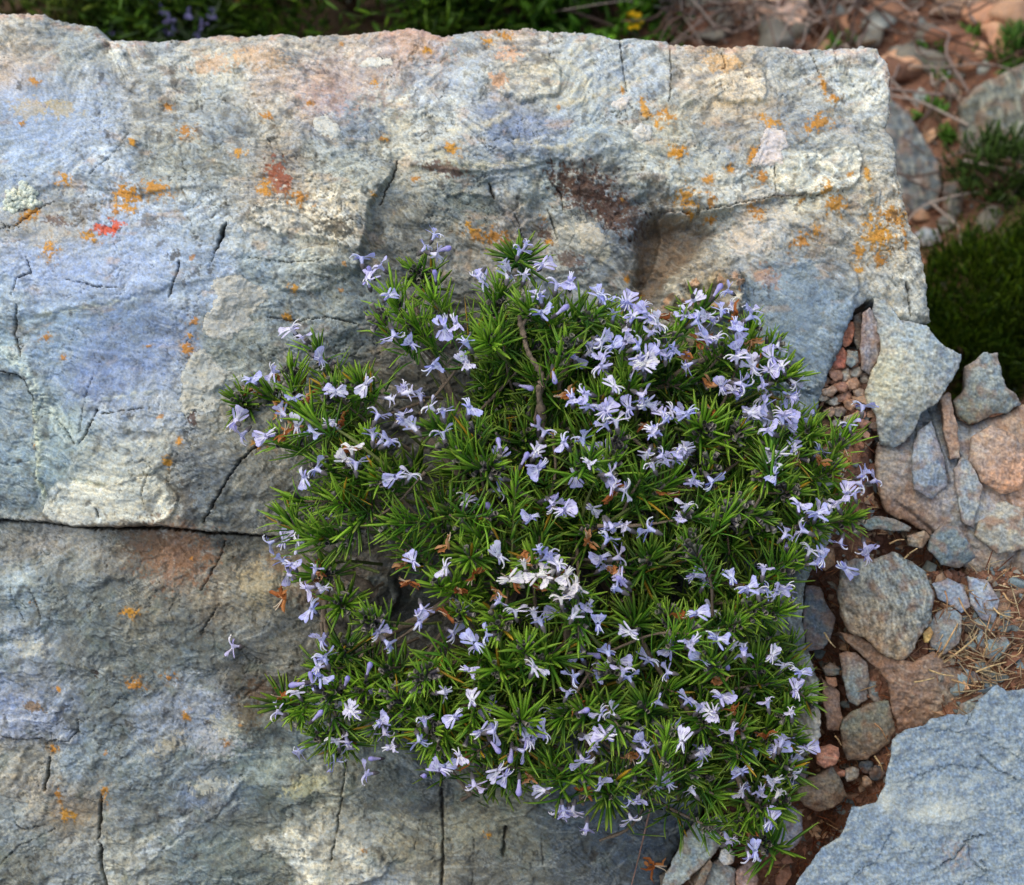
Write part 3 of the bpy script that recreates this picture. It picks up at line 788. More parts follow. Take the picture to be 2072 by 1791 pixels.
# stains
for a in ((1190, 380, 44, (92, 66, 56), .85, 1.5, .5), (1235, 420, 36, (92, 66, 56), .8, 1.6, .9), (1150, 360, 22, (84, 62, 52), .8, 2.0, .4), (1282, 432, 26, (88, 66, 56), .7, 1.5, .9),
          (905, 342, 14, (92, 60, 48), .8, 3.2, .25), (1110, 470, 16, (98, 62, 46), .75, 1.6, 1.2), (1160, 520, 16, (96, 66, 50), .7, 2.0, .3), (565, 362, 24, (140, 74, 48), .85, 1.7, 1.1),
          (108, 448, 13, (96, 66, 50), .7, 2.4, .1), (680, 466, 26, (74, 68, 58), .75, 1.5, .2), (352, 515, 11, (80, 76, 74), .75, 1.2, 0), (255, 392, 18, (112, 84, 52), .7, 1.4, .1), (192, 1362, 8, (64, 48, 42), .95, 1.2, 1.3),
          (418, 1464, 8, (92, 82, 74), .9, 1.2, 0), (70, 1430, 12, (132, 104, 72), .8, 1.6, .2), (530, 1400, 26, (92, 68, 48), .65, 1.8, .1), (500, 1450, 24, (98, 82, 58), .6, 1.6, 1.2), (350, 1120, 60, (150, 104, 72), .5, 1.4, .3),
          (280, 1090, 40, (92, 74, 60), .55, 1.8, .2), (430, 1240, 30, (94, 82, 70), .5, 1.6, -1), (390, 800 + 45, 12, (84, 58, 44), .85, 1.5, 1.2), (1550, 560, 20, (170, 120, 84), .5, 1.5, .4), (560, 1140, 22, (150, 116, 82), .5, 1.5, .2),
          (620, 1200, 30, (92, 68, 50), .5, 1.6, .3), (1330, 390, 26, (96, 84, 74), .55, 1.8, .8), (380, 1010, 18, (82, 76, 70), .7, 2.2, 1.3), (350, 990, 14, (92, 86, 78), .6, 2.0, 1.4),
          (300, 445, 16, (96, 88, 78), .55, 1.8, .5), (170, 430, 20, (110, 100, 92), .55, 1.8, .1), (440, 330, 26, (110, 108, 100), .5, 1.6, .2), (60, 220, 20, (190, 172, 140), .6, 2.0, .1), (120, 218, 18, (192, 172, 130), .6, 1.8, .2),
          (700, 160, 60, (196, 160, 146), .25, 1.6, .1), (660, 205, 36, (190, 150, 136), .3, 1.4, .2), (430, 128, 20, (210, 168, 132), .6, 2.2, -.15), (520, 118, 22, (206, 170, 136), .6, 2.6, .1), (845, 90, 42, (200, 162, 140), .38, 1.5, .3),
          (1460, 128, 20, (210, 166, 112), .7, 1.8, .1), (1030, 110, 16, (212, 166, 136), .7, 1.6, 0), (1010, 165, 14, (214, 162, 124), .7, 1.3, 0)):
    blot(*a)
# pale veins and crusts
for a in ((1140, 470, 24, (196, 190, 178), .8, 1.2, .3), (1185, 470, 30, (202, 196, 182), .8, 1.2, .8), (1215, 500, 20, (196, 192, 178), .7, 1.4, 1), (225, 100, 12, (222, 222, 218), .8, 2.4, 1.1), (1520, 425, 24, (206, 190, 174), .6, 1.6, .2),
          (1510, 480, 30, (212, 196, 182), .65, 1.5, .2), (1600, 440, 18, (206, 196, 182), .6, 1.6, .2), (1430, 330, 26, (206, 202, 190), .6, 1.5, -.3), (100, 475, 27, (186, 182, 178), .8, 1.05, .2), (60, 1310, 18, (188, 184, 170), .6, 1.8, .1),
          (440, 1500, 34, (178, 178, 186), .55, 1.4, .2), (455, 1470, 26, (190, 186, 168), .5, 1.3, .2), (420, 1590, 16, (196, 192, 178), .6, 2.4, -.2), (340, 1510, 16, (196, 184, 160), .5, 2.2, -.5), (60, 1630, 26, (206, 196, 178), .6, 1.5, .3),
          (20, 1640, 30, (178, 184, 184), .5, 1.3, .2), (540, 1560, 20, (160, 168, 160), .5, 2.6, -.4), (620, 1590, 18, (196, 190, 150), .55, 2.6, -.3), (520, 1190, 34, (190, 172, 138), .5, 1.3, 1.2), (730, 1680, 30, (170, 172, 168), .5, 2, .1)):
    blot(*a)
for k in range(40):
    blot(rng.uniform(1350, 1500), rng.uniform(556, 640), rng.uniform(5, 11), [(206, 200, 186), (150, 130, 104), (96, 92, 84), (196, 150, 116)][k % 4], .7, 1.3, rng.uniform(0, 3), .5, .0012)
VEINS = [([(-40, 690), (0, 706), (51, 746), (78, 797), (112, 841), (135, 870), (152, 899)], 11, (196, 206, 200)), ([(60, 800), (68, 830), (81, 899), (76, 960), (84, 1000), (100, 1012)], 7, (198, 202, 180)),
         ([(60, 640), (140, 630), (230, 612), (300, 600)], 5, (196, 200, 188)), ([(200, 810), (260, 800), (330, 790)], 4, (196, 198, 186)), ([(860, 290), (910, 330), (960, 338), (1040, 330), (1090, 318)], 8, (206, 194, 162)),
         ([(900, 268), (960, 262), (1000, 245), (1040, 225)], 9, (208, 196, 168)), ([(1030, 285), (1080, 290), (1120, 300), (1160, 292), (1200, 275)], 6, (208, 194, 160)), ([(1110, 215), (1180, 205), (1230, 180), (1280, 165), (1320, 140)], 8, (206, 192, 160)),
         ([(1150, 110), (1190, 90), (1230, 70)], 6, (204, 196, 168)), ([(1090, 118), (1150, 130), (1190, 165), (1150, 195)], 6, (204, 192, 160)), ([(1180, 190), (1200, 150), (1196, 115)], 5, (210, 206, 190)),
         ([(1440, 215), (1480, 210), (1560, 205)], 6, (206, 180, 140)), ([(1690, 130), (1720, 170), (1740, 210), (1720, 230)], 10, (212, 208, 190)), ([(1760, 330), (1752, 380), (1760, 420)], 6, (206, 196, 172)), ([(1816, 350), (1838, 420), (1866, 500)], 6, (214, 204, 188)),
         ([(1372, 640), (1400, 600), (1440, 570)], 6, (196, 178, 140)), ([(590, 220), (640, 250), (690, 300)], 6, (196, 172, 140)), ([(720, 295), (770, 290), (800, 262), (770, 240)], 5, (206, 196, 172)), ([(300, 1745), (360, 1700), (440, 1650), (500, 1610)], 6, (190, 196, 196)),
         ([(610, 1730), (650, 1770), (690, 1800)], 7, (216, 214, 204)), ([(590, 1690), (560, 1720), (540, 1722), (520, 1710), (530, 1695)], 5, (190, 188, 176)), ([(650, 1560), (650, 1600), (690, 1612), (720, 1590)], 6, (206, 202, 176))]
for vi, (pts, w, c) in enumerate(VEINS):
    d, s_, t_, sl = near(pts, 60)
    m = np.exp(-(d / (w * (.7 + .5 * fi[sl] + .3))) ** 2) * sstep(0, .1, t_) * sstep(1, .9, t_)
    m = m * sstep(-.45, .25, fi[sl] + .8 * st2[sl])
    blend(sl, np.clip(m, 0, 1), c, .85 if vi < 2 else .6); H[sl] += (.0025 if vi < 2 else .0008) * m

# orange lichen dust
ORG = [(339, 215, 9), (267, 288, 8), (379, 267, 15, 1.5), (542, 237, 10, 1.8, .6), (484, 308, 12), (129, 362, 13, 1.3, -.4), (315, 383, 16, 1.8), (254, 393, 18, 1.3), (251, 417, 14, 1.7), (234, 430, 7), (183, 477, 11, 1.7), (102, 505, 13, 1.5, 1.2), (58, 430, 12, 2.4, -.7),
       (535, 383, 15, 1.3, 1.3), (605, 403, 14, 1.6), (626, 210, 6), (71, 163, 9, 1.5), (1024, 68, 11, 1.6), (986, 81, 8), (865, 102, 9), (761, 166, 8), (775, 281, 10, 1.2, 1.3), (915, 303, 10, 1.6, .5), (963, 476, 12, 2.2, .3), (1003, 480, 15, 1.6, .2), (950, 460, 7, 1.8, 1.3),
       (1113, 484, 8), (1369, 308, 15), (1305, 220, 8, 2.6, 1.4), (1345, 234, 12, 2.0), (1330, 250, 8, 1.6, 1.0), (1260, 183, 4, 3, 1.5), (1560, 250, 15, 1.5, .5), (1655, 250, 16, 1.9, -.5), (1668, 175, 6, 4.0, 1.3), (1685, 200, 8, 1.6), (1526, 312, 9, 2.6, -1.0), (1377, 308, 12), (1390, 398, 19, 1.1), (1433, 362, 10), (1437, 405, 10, 1.6, 1.2),
       (1533, 423, 14, 1.3), (1543, 355, 12), (1670, 383, 12, 1.6, 1.3), (1688, 415, 18, 1.3), (1753, 355, 7, 2.8, 1.4), (1803, 437, 23, 1.2), (1778, 478, 26, 1.2), (1783, 521, 13, 1.3), (1830, 476, 4, 11, 1.45), (1739, 508, 13, 1.5, 1.5), (1739, 545, 9), (1654, 467, 10), (1621, 488, 14, 1.8, -.7), (1765, 440, 4, 6, 1.5),
       (379, 706, 12), (396, 652, 10, 1.3), (385, 678, 7), (361, 895, 7), (339, 936, 8, 1.8, 1.4), (130, 724, 6), (95, 682, 8), (528, 899, 12, 1.5), (267, 1240, 10, 1.8), (274, 1382, 12, 1.4), (108, 1516, 8), (115, 1396, 6), (135, 1650, 12, 1.6), (213, 1606, 8, 2.4, 1.4), (119, 1606, 7, 3, 1.5), (376, 1446, 7, 1.6, 1.3),
       (345, 1372, 9, 1.6), (460, 1505, 7), (1480, 340, 8), (1440, 440, 8), (1400, 430, 7), (1620, 405, 7), (1720, 355, 5), (1300, 590, 8), (1270, 560, 6), (1100, 440, 6), (840, 360, 7), (760, 400, 6), (65, 1220, 5), (70, 900, 5), (300, 700, 5), (595, 585, 8), (580, 640, 7), (40, 250, 6), (985, 1690, 8), (735, 1720, 6)]
for o_ in ORG:
    x, y, r = o_[:3]; ax = o_[3] if len(o_) > 3 else 1.2; an = o_[4] if len(o_) > 4 else .2
    r *= .78 if y < 340 and x < 900 else .92
    blot(x, y, r * 1.5, (164, 132, 88), .32, ax, an, 1.3)
    blot(x, y, r * .90, random.choice([(190, 128, 34), (178, 118, 38), (198, 138, 38)]), .85, ax, an, 1.25, .0008)
for x, y, r, ax in ((210, 464, 10, 2.2), (237, 455, 10, 1.3)):
    blot(x, y, r, (208, 84, 44), .85, ax, .1, .9)
for _ in range(25):                                                    # stray orange dots
    x, y = rng.uniform(0, 1850), rng.uniform(70, 1780)
    blot(x, y, rng.uniform(2.5, 5), (200, 136, 52), .7, rng.uniform(1, 1.8), rng.uniform(0, 3), .8)
for _ in range(260):                                                    # black lichen specks
    x, y = rng.uniform(0, 1850), rng.uniform(70, 1780)
    blot(x, y, rng.uniform(2.5, 7), (70, 66, 62), .6, rng.uniform(1, 2.4), rng.uniform(0, 3), .9)

# outline, rounded brow, deep flanks
bsd = poly_sd(px, py, np.array(B_OUT, F)) + 5 * fi + 5 * md + 1.5 * vf
t = np.clip(-bsd / 26, 0, 1)
H = H - 22 * S * (1 - np.sqrt(np.clip(1 - (1 - t) ** 2, 0, 1)))
H = H - np.minimum(np.clip(bsd, 0, None) / 9, 1.6) * .24
rim = np.exp(-((bsd + 8) / 8) ** 2) * sstep(420, 60, py) * sstep(-.15, .35, md + .5 * fi)
col = col + (lin((206, 146, 118)).astype(F) - col) * (np.clip(rim, 0, 1) * .42)[..., None]

BP = loc2w(U0, V0, H)                                                    # (rows, cols, 3)
keep = bsd < 14
bidx = np.arange(px.size).reshape(px.shape)
q = np.stack([bidx[:-1, :-1], bidx[1:, :-1], bidx[1:, 1:], bidx[:-1, 1:]], -1)
q = q[keep[:-1, :-1] & keep[1:, :-1] & keep[1:, 1:] & keep[:-1, 1:]]
used = np.unique(q); remap = np.full(px.size, -1, np.int32); remap[used] = np.arange(len(used))
B_ORG = at(900, 1000, -.1)
boulder = obj('boulder', mesh('boulder', BP.reshape(-1, 3)[used] - B_ORG, [remap[q]], col.reshape(-1, 3)[used], M_ROCK),
              label='huge blue grey schist boulder behind the rosemary, streaked cream with orange lichen', cat='boulder')
boulder.location = B_ORG


def face_h(qx, qy):
    """height of the boulder face at a sight point"""
    j = np.clip(((np.asarray(qx) - gx_[0]) / step).astype(int), 0, px.shape[1] - 1); i = np.clip(((np.asarray(qy) - gy_[0]) / step).astype(int), 0, px.shape[0] - 1)
    return H[i, j]


# crust lichens: thin lobed plates lying on the stone, parts of the boulder
LICH = [([(432, 565), (470, 556), (505, 566), (540, 588), (546, 603), (525, 618), (504, 640), (512, 655), (482, 668), (470, 686), (432, 690), (408, 666), (412, 640), (430, 622), (440, 600), (424, 580)], (186, 183, 178), 'broad pale grey crust lichen'),
        ([(392, 716), (415, 705), (432, 728), (448, 740), (463, 752), (456, 776), (428, 796), (446, 810), (442, 830), (418, 838), (395, 830), (375, 846), (364, 822), (370, 790), (367, 760), (378, 735)], (176, 175, 170), 'grey crust lichen with a brown lower end'),
        ([(1545, 262), (1568, 257), (1590, 274), (1593, 295), (1582, 302), (1587, 316), (1584, 332), (1555, 336), (1524, 331), (1530, 312), (1540, 290)], (212, 200, 200), 'pinkish white lichen patch'),
        ([(634, 236), (660, 230), (680, 245), (692, 262), (680, 280), (655, 275), (636, 264)], (200, 198, 194), None),
        ([(1240, 206), (1258, 195), (1280, 193), (1274, 216), (1256, 222), (1234, 214)], (216, 206, 202), None),
        ([(1278, 262), (1300, 248), (1322, 258), (1318, 280), (1298, 290), (1280, 280)], (206, 200, 196), None),
        ([(718, 130), (745, 117), (786, 118), (792, 130), (760, 134), (722, 135)], (214, 210, 204), None),
        ([(1118, 455), (1150, 446), (1166, 470), (1150, 496), (1122, 490)], (196, 190, 178), None),
        ([(1168, 448), (1200, 444), (1226, 470), (1228, 500), (1206, 520), (1180, 494)], (200, 192, 180), None)]
for poly, c, lab in LICH:
    p = np.array(poly, F)
    j0 = int((p[:, 0].min() - 16 - gx_[0]) / step); j1 = int((p[:, 0].max() + 16 - gx_[0]) / step)
    i0 = int((p[:, 1].min() - 16 - gy_[0]) / step); i1 = int((p[:, 1].max() + 16 - gy_[0]) / step)
    sl = (slice(i0, i1), slice(j0, j1))
    d = poly_sd(px[sl], py[sl], poly) + 7.5 * fi[sl] + 4.0 * vf[sl] + 6 * md[sl]
    hh = H[sl] + .0003 + .0012 * sstep(1, -7, d) + .0006 * fbm(px[sl] / 6, py[sl] / 6, 3, 130)
    hh = hh - .006 * sstep(0, 3.5, d)
    P = loc2w(U0[sl], V0[sl], hh)
    kk = d < 3.6
    ii = np.arange(d.size).reshape(d.shape)
    q = np.stack([ii[:-1, :-1], ii[1:, :-1], ii[1:, 1:], ii[:-1, 1:]], -1)[kk[:-1, :-1] & kk[1:, :-1] & kk[1:, 1:] & kk[:-1, 1:]]
    used = np.unique(q); rm = np.full(d.size, -1, np.int32); rm[used] = np.arange(len(used))
    cc = lin(c) * (1 + .28 * fbm(px[sl] / 16, py[sl] / 16, 4, 131) + .14 * vf[sl])[..., None]
    dk = (sstep(.2, .5, fbm(px[sl] / 11, py[sl] / 11, 3, 133)) * .35)[..., None]
    cc = cc * (1 - dk) + lin((128, 122, 114)) * dk
    rimw = np.exp(-((d + 5) / 3) ** 2)[..., None] * .3
    cc = cc + (lin((224, 218, 208)) - cc) * rimw
    o = obj('lichen_patch', mesh('lichen_patch', P.reshape(-1, 3)[used] - B_ORG, [rm[q]], cc.reshape(-1, 3)[used], M_LICHEN), boulder)
    if lab: o['label'] = lab

# leafy lichen rosette near the left edge
g = Geo(); r_ = np.random.default_rng(5)
for k in range(150):
    a = r_.uniform(0, 6.283); rr = 34 * math.sqrt(r_.uniform(0, 1)) * (1 + .25 * math.sin(3 * a + 1))
    x, y = 42 + rr * math.cos(a) * 1.08, 398 + rr * math.sin(a) * .85
    if x < 40 and y < 384 and rr > 14: continue
    h = float(face_h(x, y)) + .0012 + .0012 * r_.random()
    n_ = 7; c0 = at(x, y, h)
    rad = r_.uniform(4, 7.5) * S
    th = np.linspace(0, 6.283, n_, endpoint=False) + r_.uniform(0, 1)
    rr_ = rad * r_.uniform(.65, 1.2, n_)
    ring = c0 + (np.cos(th) * rr_)[:, None] * EX + (np.sin(th) * rr_)[:, None] * EV + (r_.uniform(-.0006, .0006, n_))[:, None] * EN
    low_ = ring * 1.0 - EN * .0025
    Vv = np.concatenate([[c0 + EN * .0008], ring, low_])
    f3 = [(0, 1 + i, 1 + (i + 1) % n_) for i in range(n_)]
    f4 = [(1 + i, 1 + n_ + i, 1 + n_ + (i + 1) % n_, 1 + (i + 1) % n_) for i in range(n_)]
    cs = lin((214, 217, 205)) * r_.uniform(.75, 1.15)
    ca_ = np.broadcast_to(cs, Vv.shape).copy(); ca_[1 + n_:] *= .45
    g.add(Vv - B_ORG, [np.array(f3), np.array(f4)], ca_)
o = obj('lichen_rosette', g.build('lichen_rosette', M_LICHEN), boulder); o['label'] = 'pale green leafy lichen rosette'
# ------------------------------------------------------------------ slab and broken rocks on the right
def slab_extra(px, py, h):
    n = fbm(px / 60, py / 60, 4, 201); f = fbm(px / 9, py / 9, 3, 202)
    for pts, w, dp in (([(1910, 1745), (1930, 1735), (1946, 1720), (1958, 1700), (1990, 1690)], 2.2, .006), ([(1958, 1700), (1966, 1740), (1985, 1760)], 1.6, .005), ([(1900, 1720), (1860, 1712), (1800, 1715)], 1.4, .003),
                       ([(1890, 1820), (1900, 1800), (1960, 1780)], 1.4, .004), ([(1990, 1530), (2020, 1560), (2060, 1580)], 1.5, .004), ([(1900, 1480), (1990, 1490), (2072, 1540)], 1.3, .003), ([(1860, 1570), (1930, 1550), (1990, 1560)], 1.2, .003),
                       ([(1980, 1720), (2000, 1790), (2030, 1830)], 1.4, .004), ([(1720, 1770), (1770, 1740), (1790, 1700)], 1.2, .003), ([(1990, 1420), (1978, 1448), (1960, 1470)], 1.6, .005)):
        d, s_, t_ = line_d(px + 8 * n + 4 * f, py + 8 * f, pts)
        h = h - dp * np.exp(-(d / w) ** 2) - np.where(s_ > 0, .0016, 0) * sstep(60, 10, d) * sstep(0, 4, d)
    lev = fbm(px / 140, py / 60, 3, 205) * 5 + .3 * f
    fr = lev - np.floor(lev)
    h = h + .0006 * (np.floor(lev) + sstep(.8, 1, fr)) + .0003 * f
    cream = sstep(.12, .4, fbm(px / 55, py / 30, 4, 207)); dk = sstep(.15, .42, fbm(px / 24, py / 24, 4, 209)); rust = np.exp(-((px - 1935) ** 2 + (py - 1728) ** 2) / 30 ** 2) * sstep(-.2, .3, f)
    tan = np.exp(-(((px - 1900) / 60) ** 2 + ((py - 1640) / 30) ** 2)) + np.exp(-(((px - 1790) / 20) ** 2 + ((py - 1615) / 30) ** 2))
    ris = sstep(.78, .92, fr)
    def dc(c):
        for m, rgb, k in ((cream, (172, 180, 178), .5), (dk, (90, 106, 130), .6), (ris, (100, 104, 108), .3), (np.clip(tan, 0, 1), (196, 198, 186), .6), (rust, (170, 124, 84), .5)):
            c = c + (lin(rgb) - c) * (m * k)[..., None]
        return c
    return h, dc


SLAB_OUT = [(1560, 1850), (1604, 1783), (1640, 1735), (1661, 1710), (1695, 1690), (1712, 1655), (1722, 1632), (1773, 1622), (1788, 1590), (1792, 1570), (1803, 1531), (1806, 1497), (1822, 1486), (1844, 1477), (1878, 1470),
            (1886, 1456), (1925, 1450), (1959, 1448), (1978, 1445), (1990, 1420), (2004, 1405), (2027, 1388), (2046, 1402), (2072, 1399), (2240, 1380), (2240, 1990), (1560, 1990)]
stone('flat_slab', SLAB_OUT, .012, (124, 142, 160), 'broad flat blue grey slab filling the lower corner beyond the crevice', 'rock', step=2.3, tilt=(-.05, -.10), rough=.0020, facet=.0, rnd=5, side=.03, edge=2.5,
      streak=(-.35, 3, .55), under=.38, grow=1, dust=.0, extra=slab_extra, mat=M_SLAB, mott=.6)

P_ = lambda s: [tuple(float(v) for v in a.split(',')) for a in s.split()]
stone('pointed_rock', P_('1776,608 1797,614 1824,652 1871,665 1878,675 1908,706 1942,719 1939,740 1922,773 1898,811 1868,831 1861,858 1845,885 1824,899 1793,892 1783,831 1766,811 1763,790 1776,746 1790,712 1786,682 1776,638'),
      -.030, (146, 158, 162), 'angular pale green grey rock standing at the boulder\'s end above the pebble pocket', step=2.2, dust=.2, tilt=(.05, .12), facet=.7, rough=.003, side=.03, rnd=5, csig=36,
      ctrl=[(1790, 630, (150, 160, 165)), (1830, 680, (158, 170, 175)), (1880, 690, (152, 168, 178)), (1920, 730, (146, 166, 182)), (1810, 740, (200, 194, 162)), (1850, 770, (178, 180, 168)), (1800, 790, (190, 188, 160)), (1860, 800, (160, 160, 150)),
            (1880, 770, (150, 162, 172)), (1810, 850, (140, 156, 168)), (1840, 880, (150, 156, 160)), (1790, 820, (196, 196, 180))])
stone('knobbly_rock', P_('1990,719 2020,719 2027,750 2040,784 2061,797 2074,815 2047,832 2007,838 1990,848 1969,855 1946,838 1939,811 1959,784 1960,746'), -.050, (134, 146, 142), 'knobbly grey rock with a square dark front, above the rust stained ledge', step=2.2,
      facet=.9, tilt=(0, .1), side=.03, rnd=6, csig=30, ctrl=[(2000, 735, (140, 152, 156)), (1980, 790, (138, 150, 152)), (1965, 825, (104, 108, 96)), (1995, 830, (120, 116, 98)), (2040, 810, (144, 156, 160)), (2015, 770, (150, 158, 156))])


def ledge_extra(px, py, h):
    n = fbm(px / 30, py / 30, 3, 221)
    m = 0
    for pts, w, dp in (([(1895, 830), (1905, 900), (1925, 980)], 2.5, .010), ([(1925, 800), (1935, 870), (1945, 930)], 2.5, .012), ([(1945, 930), (1958, 1000), (1965, 1080)], 2.0, .006), ([(1860, 860), (1870, 930), (1850, 1000)], 2.0, .006),
                       ([(1840, 1030), (1900, 1080), (1960, 1100)], 2.5, .007), ([(1980, 1060), (2072, 1040)], 2.0, .004), ([(2040, 1000), (2072, 1100), (2060, 1200)], 2.0, .006), ([(1970, 860), (1965, 920), (1990, 985), (2040, 1000)], 2.4, .004)):
        d, s_, t_ = line_d(px + 6 * n, py + 6 * n, pts)
        g = np.exp(-(d / w) ** 2); m = np.maximum(m, g)
        h = h - dp * .6 * g - .003 * np.where(s_ > 0, 1, 0) * sstep(45, 8, d) * sstep(0, 3, d)
    def dc(c): return c + (lin((88, 70, 58)) - c) * (m * .35)[..., None]
    return h, dc


stone('stained_ledge', P_('1868,831 1890,815 1910,790 1927,776 1936,805 1945,840 1970,860 2007,846 2045,836 2080,820 2240,800 2240,1330 2120,1290 2072,1230 2030,1200 1985,1180 1960,1150 1900,1090 1850,1060 1800,1040 1782,985 1776,940 1780,893 1825,900 1860,862'),
      -.053, (150, 128, 112), 'broad ledge of blue grey rock with an orange rust stained boss', step=2.4, grow=1, facet=.5, tilt=(.03, -.02), rough=.003, side=.03, rnd=9, csig=34, extra=ledge_extra, streak=(.4, 3, .2),
      ctrl=[(1900, 860, (150, 160, 172)), (1920, 820, (150, 158, 164)), (1850, 930, (142, 152, 168)), (1920, 960, (140, 152, 172)), (1950, 920, (140, 152, 172)), (2030, 910, (172, 142, 118)), (2000, 950, (170, 144, 120)), (2045, 985, (204, 150, 112)), (2060, 880, (176, 146, 122)),
            (1970, 880, (150, 160, 172)), (1860, 1020, (160, 134, 116)), (1830, 980, (172, 150, 134)), (1960, 1060, (164, 166, 168)), (2050, 1080, (162, 144, 130)), (2050, 1180, (164, 146, 130)), (1795, 920, (180, 164, 148)), (1840, 1040, (160, 120, 96)), (1930, 1020, (150, 156, 168)),
            (2000, 1030, (160, 166, 172)), (2000, 1130, (172, 156, 142)), (2080, 1250, (168, 144, 126)), (1905, 1000, (164, 146, 136))])
stone('blue_wedge', P_('1862,872 1890,850 1904,900 1926,985 1892,1012 1852,992 1846,930'), -.045, (142, 154, 170), 'blue grey wedge of layered rock set in the ledge below the pointed rock', step=2.2, facet=.7, tilt=(.06, .06), rnd=5, grow=1, streak=(1.3, 5, .5), dust=.4)
stone('tan_block', P_('1908,802 1930,790 1937,850 1946,930 1924,928 1909,870'), -.046, (162, 134, 116), 'narrow tan block between the blue wedge and knobbly rock', step=2.2, facet=.6, rnd=5, grow=1, streak=(1.4, 4, .5))
stone('rust_boss', P_('1972,884 2010,860 2060,878 2090,930 2074,992 2030,1002 1990,976 1966,930'), -.042, (196, 148, 116), 'rounded orange rusty boss of rock at the right edge of the ledge', step=2.2, facet=.35, rnd=14, grow=1, csig=30, dust=.2,
      ctrl=[(1990, 890, (170, 142, 122)), (2040, 890, (178, 146, 124)), (2020, 930, (180, 142, 118)), (2045, 975, (212, 152, 112)), (2000, 970, (196, 146, 114)), (1980, 930, (160, 150, 144))])
stone('grey_corner', P_('1985,1032 2040,1012 2090,1040 2090,1112 2022,1122 1978,1085'), -.047, (158, 156, 148), 'cracked pale grey block in the ledge beneath the rusty boss', step=2.2, facet=.8, rnd=5, grow=1, dust=.7)
stone('pale_shelf', P_('1946,925 1966,935 1990,985 1980,1030 1975,1070 1950,1060 1935,1000 1930,950'), -.047, (150, 158, 164), 'pale blue shelf of rock between the blue wedge and rusty boss', step=2.2, facet=.6, rnd=5, grow=1, streak=(1.3, 5, .5))
stone('thin_flat_stone', P_('1746,1060 1773,1044 1810,1050 1844,1067 1838,1076 1807,1074 1759,1071'), -.045, (120, 138, 140), 'thin blue green sliver of stone beside the rosemary under the ledge', step=2, facet=.3, rnd=4, edge=1.5)
stone('brown_stone', P_('1837,1084 1871,1075 1886,1088 1866,1110 1841,1104'), -.05, (158, 142, 124), 'small tan stone between the ledge and the dark blocky stone', step=2, facet=.5, edge=1.5)
stone('blocky_stone', P_('1908,1065 1942,1068 1966,1108 1977,1128 1948,1150 1912,1144 1885,1116 1891,1085'), -.030, (112, 128, 136), 'dark blue green blocky stone under the rust stained ledge', facet=.8, tilt=(.08, .12), rnd=5, side=.03, streak=(1.2, 3, .5), step=2.2)
stone('striped_rock', P_('1715,1152 1740,1138 1775,1140 1815,1125 1850,1145 1876,1165 1888,1205 1885,1262 1862,1290 1855,1312 1835,1334 1800,1328 1776,1312 1760,1290 1730,1282 1715,1250 1708,1200'),
      -.028, (134, 140, 138), 'big rounded rock streaked black and cream with a tan foot, right of the crevice', facet=.55, tilt=(.05, .06), rnd=9, side=.03, streak=(1.35, 5, 1.3), rough=.003, csig=40, step=2.2, mott=.85,
      ctrl=[(1740, 1180, (140, 142, 138)), (1800, 1160, (136, 142, 140)), (1850, 1190, (120, 132, 136)), (1790, 1220, (170, 164, 144)), (1840, 1250, (112, 128, 134)), (1740, 1240, (150, 130, 106)), (1760, 1280, (176, 142, 106)), (1820, 1300, (182, 152, 112)), (1870, 1240, (136, 140, 138))])
stone('brown_rock', P_('1712,1288 1745,1292 1775,1310 1800,1332 1850,1342 1890,1322 1915,1345 1985,1385 2005,1410 1985,1440 1920,1452 1880,1468 1850,1478 1828,1478 1812,1440 1800,1380 1776,1352 1740,1322'),
      -.040, (146, 118, 98), 'brown earthy rock under the striped one, reaching to the blue slab', facet=.5, tilt=(0, .05), rough=.004, rnd=6, side=.03, csig=40, step=2.2,
      ctrl=[(1740, 1302, (150, 116, 90)), (1820, 1350, (140, 108, 86)), (1900, 1360, (146, 116, 96)), (1870, 1430, (160, 128, 106)), (1960, 1415, (140, 124, 110)), (1830, 1450, (156, 116, 92)), (1920, 1400, (130, 122, 112))])
stone('dark_stone', P_('1634,1189 1661,1192 1675,1226 1692,1253 1686,1276 1668,1310 1634,1318 1626,1257'), -.060, (98, 108, 118), 'dark blue stone wedged against the boulder at the head of the crevice', facet=.5, tilt=(-.1, 0), rnd=5, step=2.2)
stone('crevice_slab', P_('1702,1328 1716,1320 1731,1322 1753,1341 1760,1375 1755,1415 1738,1428 1722,1418 1709,1379'), -.052, (134, 148, 150), 'upright grey green flake lodged in the crevice', facet=.5, tilt=(.06, .05), rnd=5, side=.03, csig=24, streak=(1.3, 4, .7),
      ctrl=[(1718, 1332, (170, 124, 98)), (1735, 1370, (140, 152, 152)), (1740, 1410, (126, 142, 148)), (1715, 1370, (150, 156, 150))], step=2.2)
stone('grey_flake', P_('1759,1380 1790,1376 1822,1384 1815,1406 1802,1424 1772,1424 1757,1410'), -.058, (132, 142, 146), 'grey flake lying right of the upright one in the crevice', facet=.5, rnd=4, step=2.2)
stone('olive_stone', P_('1709,1457 1736,1438 1759,1425 1797,1421 1811,1480 1800,1505 1780,1518 1759,1540 1726,1543 1715,1524 1704,1480'), -.048, (122, 122, 106), 'dull olive grey stone in the middle of the crevice', facet=.7, tilt=(.08, .1), rnd=6, side=.03, step=2.2, streak=(.9, 4, .4), csig=30,
      ctrl=[(1730, 1470, (128, 130, 112)), (1780, 1450, (120, 122, 108)), (1780, 1500, (136, 112, 92)), (1735, 1530, (140, 116, 96))])
stone('long_tan_stone', P_('1664,1372 1678,1383 1697,1400 1704,1453 1698,1479 1676,1476 1666,1423'), -.062, (158, 126, 108), 'long tan stone standing along the boulder in the crevice', facet=.3, rnd=5, step=2.2)
